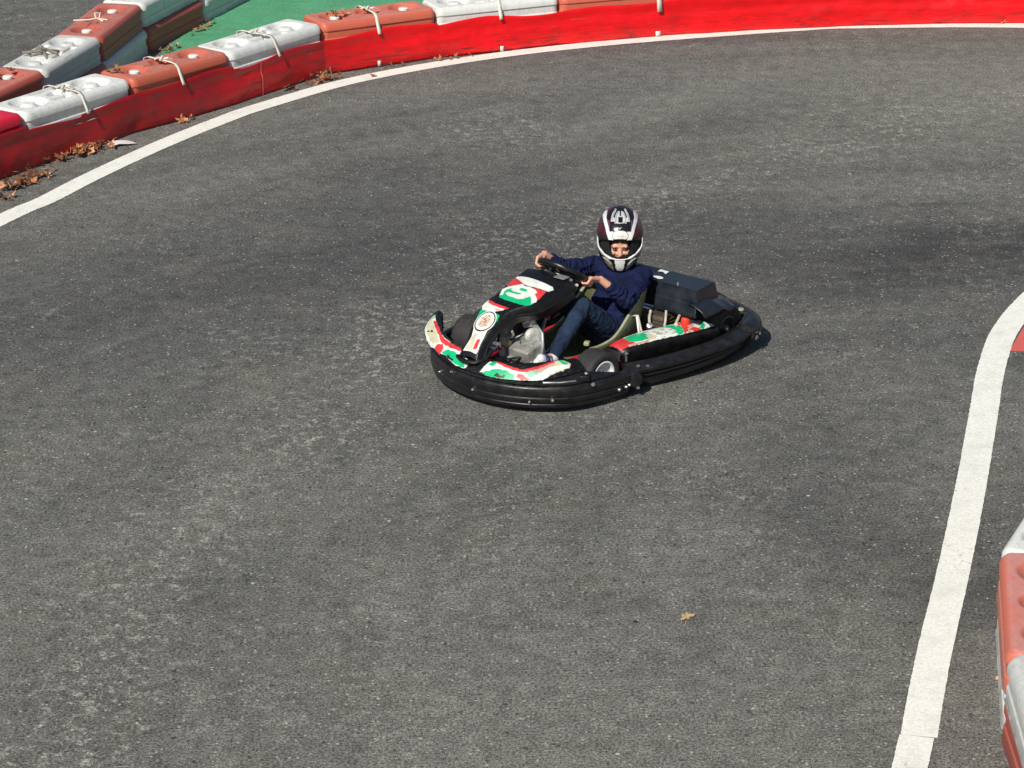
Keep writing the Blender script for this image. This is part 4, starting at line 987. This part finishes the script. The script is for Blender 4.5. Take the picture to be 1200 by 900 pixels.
# --- steering wheel
WC = Vector((.217, .010, .535)); WU = Vector((-.05, .28, -.055)).normalized(); WN = Vector((-.56, 0, .83)); WN = (WN - WU * WN.dot(WU)).normalized(); WW = WN.cross(WU)
WR = .135
def wp(a, r=WR, h=0): return WC + (WU * math.cos(a) + WW * math.sin(a)) * r + WN * h
sw = MB().tube([wp(2 * PI * k / 64) for k in range(64)], .0168, 12, closed=True).build('steering_wheel', M['black2'], kart)
mb = MB()
for a in (0, PI, -PI / 2): mb.tube([wp(a, .02, -.008), wp(a, .07, -.010), wp(a, WR - .005, -.002)], [.016, .011, .010], 8)
mb.lathe([(0, .006), (.038, .004), (.044, -.006), (.044, -.022), (.02, -.03)], WC, WN, 20); mb.build('spoke', M['black2'], sw)
mb = MB(); mb.box(WC + WW * .02 - WN * .045, (.03, .03, .035), None, .005); mb.build('wheel_hub', M['black2'], sw)
MB().box(tuple(WC - WN * .040 + WU * (-.005) - WW * .035), (.022, .022, .030), Matrix.Rotation(R(30), 3, 'Y'), .004).build('hub_clamp', M['rim'], sw)
MB().box(tuple(WC + WU * (-.065) - WN * .02 - WW * .03), (.014, .014, .014), None, .003).build('hub_bolt', M['engine'], sw)
mb = MB(); mb.tube([wp(.9, .10, -.045), wp(.6, .085, -.055), wp(.2, .09, -.055), wp(-.1, .105, -.045)], .009, 8); mb.build('throttle_bracket', M['hose'], sw)
# ================================================================== THE DRIVER (same local frame as the kart)
DG = bpy.context.evaluated_depsgraph_get
def ico(mb, c, rad, rot=None, sub=3):
    bm = bmesh.new(); bmesh.ops.create_icosphere(bm, subdivisions=sub, radius=1); bm.verts.index_update()
    m = rot or Matrix.Identity(3); c = Vector(c)
    rad = rad if isinstance(rad, (tuple, list)) else (rad,) * 3
    mb.add([m @ Vector((v.co.x * rad[0], v.co.y * rad[1], v.co.z * rad[2])) + c for v in bm.verts], [[v.index for v in f.verts] for f in bm.faces]); bm.free()
def cap(mb, a, b, ra, rb, n=16):
    """tapered capsule"""
    a = Vector(a); b = Vector(b); L = (b - a).length; t = (b - a) / L
    pts = []; rr = []
    for k in range(6): th = PI / 2 * k / 6; pts.append(a - t * ra * math.cos(th)); rr.append(max(.0004, ra * math.sin(th)))
    for k in range(7): s = k / 6; pts.append(a + (b - a) * s); rr.append(ra + (rb - ra) * s)
    for k in range(1, 7): th = PI / 2 * k / 6; pts.append(b + t * rb * math.sin(th)); rr.append(max(.0004, rb * math.cos(th)))
    mb.tube(pts, rr, n)
def chain(mb, pts, rr, n=16):
    for i in range(len(pts) - 1): cap(mb, pts[i], pts[i + 1], rr[i], rr[i + 1], n)
def fuse(mb, name, mat, parent, voxel=.004, smooth=4, disp=None, loc=None):
    me = bpy.data.meshes.new(name); me.from_pydata(mb.v, [], mb.f); o = bpy.data.objects.new(name, me); COL.objects.link(o)
    r = o.modifiers.new('r', 'REMESH'); r.mode = 'VOXEL'; r.voxel_size = voxel; r.use_smooth_shade = True
    s_ = o.modifiers.new('s', 'SMOOTH'); s_.iterations = smooth; s_.factor = .6
    dg = DG(); dg.update(); nm = bpy.data.meshes.new_from_object(o.evaluated_get(dg)); o.modifiers.clear(); o.data = nm; bpy.data.meshes.remove(me); nm.name = name
    if disp:
        ns = [v.normal.copy() for v in nm.vertices]
        for v, n_ in zip(nm.vertices, ns): v.co = v.co + n_ * disp(v.co, n_)
    nm.materials.clear(); nm.materials.append(mat); nm.polygons.foreach_set('use_smooth', [True] * len(nm.polygons))
    if parent: o.parent = parent
    return o
HC = Vector((-.185, .076, .636)); HM = Matrix.Rotation(R(37.7), 3, 'Z') @ Matrix.Rotation(R(21), 3, 'Y')
FD = .040   # how far the head sits forward in the helmet
def H(x, y, z): return HC + HM @ Vector((x, y, z))
def HF(x, y, z): return H(x + FD, y, z + .010)
J = dict(pel=(-.06, .085, .165), sp=(-.125, .085, .27), ch=(-.165, .085, .38), nk=(-.190, .082, .455), shR=(-.135, -.055, .465), shL=(-.195, .225, .445),
         elR=(.045, -.125, .475), wrR=(.195, -.165, .545), elL=(.005, .272, .375), wrL=(.165, .205, .455),
         hiL=(-.03, .15, .155), knL=(.245, .155, .375), anL=(.495, .155, .155), hiR=(-.03, .02, .155), knR=(.245, -.01, .39), anR=(.50, -.07, .155))
J = {k: Vector(v) for k, v in J.items()}
bd = MB()
# head, neck, trunk
ico(bd, HF(-.005, 0, .012), (.088, .072, .092), HM); ico(bd, HF(.035, 0, -.048), (.056, .050, .055), HM); ico(bd, HF(.062, 0, -.078), (.026, .026, .020), HM)
cap(bd, HF(.072, 0, .018), HF(.097, 0, -.018), .009, .0125); cap(bd, HF(.084, .013, -.022), HF(.084, -.013, -.022), .0085, .0085)
cap(bd, HF(.072, .030, .022), HF(.072, -.030, .022), .012, .012); ico(bd, HF(.068, .034, -.02), .020); ico(bd, HF(.068, -.034, -.02), .020)
cap(bd, HF(.078, .014, -.046), HF(.078, -.014, -.046), .009, .009)
for sy in (1, -1): ico(bd, HF(0, .074 * sy, -.01), (.018, .008, .028), HM)
cap(bd, H(-.02, 0, -.05), J['nk'], .038, .036); chain(bd, [J['nk'], J['ch'], J['sp'], J['pel']], [.040, .080, .075, .082])
cap(bd, J['shR'], J['shL'], .034, .034)
for s_ in 'RL':
    cap(bd, J['sh' + s_], J['el' + s_], .036, .029); chain(bd, [J['hi' + s_], J['kn' + s_], J['an' + s_]], [.058, .042, .030])
    chain(bd, [J['an' + s_], J['an' + s_] + Vector((.09, .0, .015))], [.030, .020])
# hands closed round the wheel rim
def hand(ang, wrist, sgn):
    P = wp(ang); out = (P - WC).normalized(); tan = WN.cross(out) * sgn      # tan points to the thumb side (upwards on the wheel)
    W = Vector(wrist)
    kn = []
    for k in range(4):
        al = .024 - .0165 * k; rho = .027
        base = P + tan * al
        def q(th, r=rho): return base + out * (r * math.cos(R(th))) - WN * (r * math.sin(R(th)))
        ln = [0, 6, 2, -8][k]
        pts = [q(-28, .033), q(38, .0285), q(98 + ln * .5, .0255), q(150 + ln, .0235)]
        rr = [[.0092, .0082, .0074, .0066], [.0094, .0084, .0076, .0068], [.0090, .0080, .0072, .0064], [.0082, .0070, .0062, .0056]][k]
        chain(bd, pts, rr, 12)
        cap(bd, W + tan * (.008 - .005 * k), pts[0], .0125, .0105, 12)
    m = W.lerp(P + out * .02 + WN * .018, .45)
    th = [m + tan * .012, P + tan * .030 + WN * .022 + out * .006, P + tan * .048 + WN * .0195 - out * .006, P + tan * .062 + WN * .017 - out * .010]
    chain(bd, th, [.0135, .0105, .0090, .0075], 12)
    cap(bd, W, m, .0175, .0165)
J['wrR'] = wp(PI) + (wp(PI) - WC).normalized() * .045 + WN * .030 + Vector((-.045, .012, -.004))
J['wrL'] = wp(.05) + (wp(.05) - WC).normalized() * .050 + WN * .022 + Vector((-.045, -.006, -.012))
bd2 = None
for s_ in 'RL': chain(bd, [J['el' + s_], J['wr' + s_]], [.028, .0195])
hand(PI - .05, J['wrR'], -1); hand(.05, J['wrL'], 1)
person = fuse(bd, 'person', M['skin'], None, .0026, 2)
person.location = KO; person.rotation_euler = (0, 0, KYAW)
tag(person, 'young driver in navy sweater, jeans and black and white helmet steering the kart', 'person')
# lips, brows, eyes, hair
mb = MB(); cap(mb, HF(.0855, .013, -.0455), HF(.0875, 0, -.0445), .0030, .0045, 8); cap(mb, HF(.0875, 0, -.0445), HF(.0855, -.013, -.0455), .0045, .0030, 8); mb.build('lips', M['lip'], person)
for sy in (1, -1):
    ico(mb := MB(), HF(.0775, .029 * sy, .004), (.009, .0125, .0055), HM); mb.build('eye', M['eye'], person)
    mb = MB(); cap(mb, HF(.0835, .017 * sy, .022), HF(.0775, .044 * sy, .021), .0032, .0022, 8); mb.build('eyebrow', M['hair'], person)
mb = MB(); ico(mb, HF(-.012, 0, .022), (.092, .077, .090), HM); 
mb.build('hair', M['hair'], person).hide_render = False
# sweater
def folds(freq, amp, stretch=(1, 1, 1)):
    def f(co, n):
        p = Vector((co.x * stretch[0], co.y * stretch[1], co.z * stretch[2]))
        a = noise.noise(p * freq); b_ = noise.noise(p * freq * 2.1 + Vector((5, 2, 1)))
        return amp * ((1 - abs(a) * 2.2) * .7 + b_ * .5 - .35)
    return f
def bumps_along(a, b, amp, per, ph=0):
    a = Vector(a); d = (Vector(b) - a); L = d.length; d /= L
    return lambda co: amp * math.sin(((co - a).dot(d) / per + ph + 1.3 * noise.noise(co * 14)) * 2 * PI) if -.02 < (co - a).dot(d) < L + .02 and ((co - a) - d * (co - a).dot(d)).length < .075 else 0
sw_ = MB()
ico(sw_, J['ch'] + Vector((0, 0, .01)), (.095, .150, .12), Matrix.Rotation(R(-15), 3, 'Y')); ico(sw_, J['sp'] + Vector((0, 0, .0)), (.095, .138, .12), Matrix.Rotation(R(-20), 3, 'Y')); ico(sw_, J['pel'] + Vector((-.01, 0, .03)), (.105, .135, .075))
cap(sw_, J['shR'] - Vector((.01, -.01, .005)), J['shL'] - Vector((.01, .01, .005)), .056, .056); cap(sw_, J['nk'] + Vector((0, 0, -.03)), J['nk'] + Vector((-.005, 0, .010)), .075, .056)
chain(sw_, [J['shR'], J['elR'], J['elR'].lerp(J['wrR'], .62)], [.054, .046, .033]); chain(sw_, [J['shL'], J['elL'], J['elL'].lerp(J['wrL'], .60)], [.056, .050, .035])
f0 = folds(16, .009, (1, 1, 1.5))
aL = bumps_along(J['elL'], J['wrL'], .0038, .030); aR = bumps_along(J['elR'], J['wrR'], .0035, .03); uL = bumps_along(J['shL'], J['elL'], .0034, .036, .3); uR = bumps_along(J['shR'], J['elR'], .0034, .036, .3)
fuse(sw_, 'sweater', M['sweater'], person, .0045, 3, lambda c, n: f0(c, n) + aL(c) + aR(c) + uL(c) + uR(c))
for s_ in 'RL':
    a = J['el' + s_]; b_ = J['wr' + s_]; d = b_ - a
    mb = MB(); mb.tube([a + d * .56, a + d * .60, a + d * .66, a + d * .69], [.033, .035, .0335, .030], 20); mb.build('cuff', M['sweater'], person)
# jeans
jn = MB(); ico(jn, J['pel'] + Vector((.02, 0, -.02)), (.11, .125, .07))
for s_ in 'RL': chain(jn, [J['hi' + s_], J['kn' + s_], J['kn' + s_].lerp(J['an' + s_], .93)], [.073, .053, .038])
f1 = folds(15, .0045, (1.3, 1.3, 1)); kb = [bumps_along(J['kn' + s_], J['hi' + s_], .0012, .040, .2) for s_ in 'RL'] + [bumps_along(J['kn' + s_], J['an' + s_], .001, .045) for s_ in 'RL']
fuse(jn, 'jeans', M['jeans'], person, .0042, 3, lambda c, n: f1(c, n) + sum(k(c) for k in kb))
# trainers
for s_ in 'RL':
    A = J['an' + s_]; root = MB(); D = Matrix.Rotation(R(15), 3, 'Y')
    chain(root, [A + Vector((-.005, 0, -.028)), A + Vector((.045, 0, -.008)), A + Vector((.098, 0, .022))], [.036, .037, .029]); cap(root, A + Vector((0, 0, .0)), A + Vector((.02, 0, -.01)), .036, .034)
    sh = fuse(root, 'trainer', M['shoe_white'], person, .0035, 3)
    mb = MB(); cap(mb, A + Vector((.010, 0, -.055)), A + Vector((.125, 0, .010)), .027, .024); mb.build('sole', M['shoe_white'], sh)
    for k in range(3):
        mb = MB(); mb.tube([A + Vector((.045 + .022 * k, .030, -.030 + .012 * k)), A + Vector((.045 + .022 * k, .037, -.005 + .012 * k)), A + Vector((.035 + .022 * k, .022, .022 + .010 * k)), A + Vector((.030 + .022 * k, -.015, .026 + .010 * k))], .0055, 6); mb.build('stripe', M['shoe_blue'] if k != 1 else M['liner'], sh)
# helmet
def hshell(az, el, k=1.0):
    """az 0 = front, el up; helmet-frame point"""
    ca, sa, ce, se = math.cos(az), math.sin(az), math.cos(el), math.sin(el)
    a = .152 if ca > 0 else .180; b_ = .127; c = .165 if se > 0 else .182
    e = 2.25
    r = (abs(ca * ce / a) ** e + abs(sa * ce / b_) ** e + abs(se / c) ** e) ** (-1 / e)
    x, y, z = r * ca * ce, r * sa * ce, r * se
    if z < 0 and x > 0:      # chin bar pushes forward and narrows
        f = min(1, -z / .11) * (x / .15); x += .030 * f; y *= 1 - .16 * f * min(1, abs(y) / .10)
    if z < -.148: # flat open bottom
        z = -.148 + (z + .148) * .6
    if x < 0 and z < -.03: x *= 1 - .9 * (-.03 - z)
    return Vector((x * k, y * k, z * k))
PE = 42
def pq(p):    # coordinates used for the helmet's paint pattern
    v = p.z * math.cos(R(PE)) - p.x * math.sin(R(PE))
    return 315 + 1783 * p.y, 95 + PS * (VT - v)
_vs = [q.z * math.cos(R(PE)) - q.x * math.sin(R(PE)) for q in (hshell(2 * PI * j / 90, -PI / 2 + PI * i / 60) for i in range(61) for j in range(90)) if q.z > -.143]
VT = max(_vs); PS = 705 / (VT - min(_vs))
PORT = [(205, 482), (315, 478), (425, 482), (500, 470), (528, 478), (520, 540), (470, 612), (400, 655), (345, 664), (285, 664), (230, 655), (160, 612), (110, 540), (102, 478), (130, 470)]
def mir(P): return [(630 - x, y) for x, y in reversed(P)]
MAR = (.070, .006, .016)
HL_ = []
def both(c, P): HL_.append((c, P)); HL_.append((c, mir(P)))
both(MAR, [(108, 300), (130, 262), (150, 300), (165, 350), (188, 430), (186, 450), (150, 436), (118, 400), (100, 370)])
both(MAR, [(195, 150), (240, 118), (300, 104), (315, 104), (315, 111), (255, 124), (212, 168), (202, 215)])
both((.80, .80, .84), [(144, 205), (165, 165), (190, 150), (188, 190), (182, 230), (190, 290), (205, 350), (212, 388), (250, 400), (252, 470), (205, 472), (190, 430), (172, 350), (152, 270)])
both((.30, .08, .10), [(200, 270), (208, 270), (214, 380), (208, 380)])
HL_.append(((.84, .84, .78), [(258, 395), (290, 384), (345, 384), (372, 395), (400, 430), (380, 468), (250, 468), (232, 430)]))
both((.84, .84, .78), [(205, 395), (246, 390), (236, 425), (250, 478), (205, 474)])
both((.20, .20, .19), [(252, 392), (258, 392), (238, 430), (254, 470), (248, 470), (231, 430)])
both((.60, .60, .60), [(268, 145), (280, 150), (250, 232), (262, 262), (262, 285), (222, 285), (226, 255), (238, 195)])
HL_.append(((.55, .55, .55), [(275, 200), (295, 172), (335, 172), (357, 200), (375, 262), (375, 305), (258, 305), (258, 262)]))
HL_.append(((.010, .010, .012), [(295, 236), (338, 236), (338, 298), (295, 298)]))
HL_.append(((.010, .010, .012), [(308, 172), (322, 172), (322, 225), (308, 225)]))
HL_.append(((.55, .55, .55), [(285, 348), (300, 345), (290, 368), (280, 368)]))
HL_.append(((.60, .60, .60), [(298, 362), (322, 346), (328, 350), (304, 370)]))
# chin
both((.72, .72, .70), [(88, 420), (100, 420), (104, 500), (116, 545), (165, 612), (235, 655), (250, 672), (205, 668), (140, 612), (98, 540), (86, 470)])
HL_.append(((.88, .88, .84), [(262, 672), (368, 672), (352, 760), (338, 785), (292, 785), (278, 760)]))
both((.22, .21, .16), [(150, 640), (180, 655), (238, 705), (256, 760), (262, 790), (225, 755), (175, 700)])
both((.40, .38, .28), [(150, 636), (176, 650), (232, 700), (238, 712), (180, 668), (148, 645)])
NU, NV = 288, 190
hv = []; keep = []
for i in range(NV + 1):
    el = -PI / 2 + PI * i / NV
    for j in range(NU): hv.append(hshell(2 * PI * j / NU - PI, el))
hf = []
def inport(p): X, Y = pq(p); return p.x > -.005 and p.z < .10 and inpoly(X, Y, PORT) and p.z > -.141
bottom = -.143
for i in range(NV):
    for j in range(NU):
        a, b_, c, d = i * NU + j, i * NU + (j + 1) % NU, (i + 1) * NU + (j + 1) % NU, (i + 1) * NU + j
        m = (hv[a] + hv[c]) / 2
        if inport(m) or m.z < bottom: continue
        hf.append((a, b_, c, d))
def hcol(p):
    X, Y = pq(p); c = (.012, .012, .014)
    if p.x < -.02 and p.z < .05: 
        k = math.sin(p.z * 60 + p.x * 30)
        return MAR if k > .5 else ((.66, .66, .68) if k < -.85 else c)
    for col, P in HL_:
        if inpoly(X, Y, P): c = col
    return c
me = bpy.data.meshes.new('helmet'); me.from_pydata([H(*p) for p in hv], [], hf); me.materials.append(M['helmet'])
hel = bpy.data.objects.new('helmet', me); COL.objects.link(hel); paint(hel, [hcol(p) for p in hv])
bm = bmesh.new(); bm.from_mesh(me); bmesh.ops.delete(bm, geom=[v for v in bm.verts if not v.link_faces], context='VERTS'); bmesh.ops.recalc_face_normals(bm, faces=bm.faces); bm.to_mesh(me); bm.free()
me.polygons.foreach_set('use_smooth', [True] * len(me.polygons)); hel.parent = person
md = hel.modifiers.new('t', 'SOLIDIFY'); md.thickness = .006; md.offset = -1
# padding inside the port: a slightly smaller dark shell with a narrower opening
PORT2 = [(192, 470), (315, 466), (438, 470), (425, 560), (392, 645), (330, 672), (300, 672), (238, 645), (205, 560)]
lf = []; 
for i in range(NV):
    for j in range(NU):
        a, b_, c, d = i * NU + j, i * NU + (j + 1) % NU, (i + 1) * NU + (j + 1) % NU, (i + 1) * NU + j
        m = (hv[a] + hv[c]) / 2; X, Y = pq(m)
        if (m.x > 0 and m.z > -.141 and m.z < .1 and inpoly(X, Y, PORT2)) or m.z < bottom or m.z > .11: continue
        lf.append((a, b_, c, d))
me2 = bpy.data.meshes.new('lining'); me2.from_pydata([H(p.x * .90 , p.y * .91, p.z * .93) for p in hv], [], lf); me2.materials.append(M['liner'])
bm = bmesh.new(); bm.from_mesh(me2); bmesh.ops.delete(bm, geom=[v for v in bm.verts if not v.link_faces], context='VERTS'); bm.to_mesh(me2); bm.free()
me2.polygons.foreach_set('use_smooth', [True] * len(me2.polygons))
ln = bpy.data.objects.new('lining', me2); COL.objects.link(ln); ln.parent = hel
# raised vents, top scoop and rear tail
def onsh(X, Y, k=1.0):
    """point on the shell whose paint coordinates are X,Y"""
    best = None
    for p in hv[::3]:
        if p.x < -.12 and p.z < 0: continue
        a, b_ = pq(p); d = (a - X) ** 2 + (b_ - Y) ** 2
        if (best is None or d < best[0]) and (p.x * math.cos(R(PE)) + p.z * math.sin(R(PE)) > 0): best = (d, p)
    return H(*(best[1] * k))
def ridge(P, r, name, mat): MB().tube(path_resample([onsh(x, y, 1.01) for x, y in P], 14), r, 8).build(name, mat, hel)
ridge([(270, 150), (246, 215), (238, 275)], .0042, 'vent', M['silver']); ridge([(360, 150), (384, 215), (392, 275)], .0042, 'vent', M['silver'])
ridge([(290, 185), (268, 245), (268, 298)], .0040, 'vent', M['silver']); ridge([(340, 185), (362, 245), (362, 298)], .0040, 'vent', M['silver'])
ridge([(275, 302), (315, 308), (355, 302)], .0035, 'vent', M['silver'])
ridge([(100, 440), (104, 500), (118, 548), (165, 615), (235, 660), (315, 672), (395, 660), (465, 615), (512, 548), (526, 500), (530, 440)], .0028, 'port_trim', M['rim'])
ridge([(160, 650), (200, 680), (240, 720)], .0045, 'vent', M['engine']); ridge([(470, 650), (430, 680), (390, 720)], .0045, 'vent', M['engine'])
mb = MB(); mb.tube(path_resample([H(-.10, -.045, .118), H(-.112, -.02, .134), H(-.115, 0, .138), H(-.112, .02, .134), H(-.10, .045, .118)], 16), [.004] + [.010] * 14 + [.004], 8); mb.build('spoiler', simple('smoked_plastic', (.10, .08, .08), .3), hel)
# small grey marks on the brow panel
mb = MB()
for k, x in enumerate((288, 300, 312, 326, 338)): mb.tube([onsh(x, 432, 1.012), onsh(x + 3, 444, 1.012)], .0012, 4)
mb.build('brow_lettering', simple('grey_print', (.22, .22, .22), .5), hel)
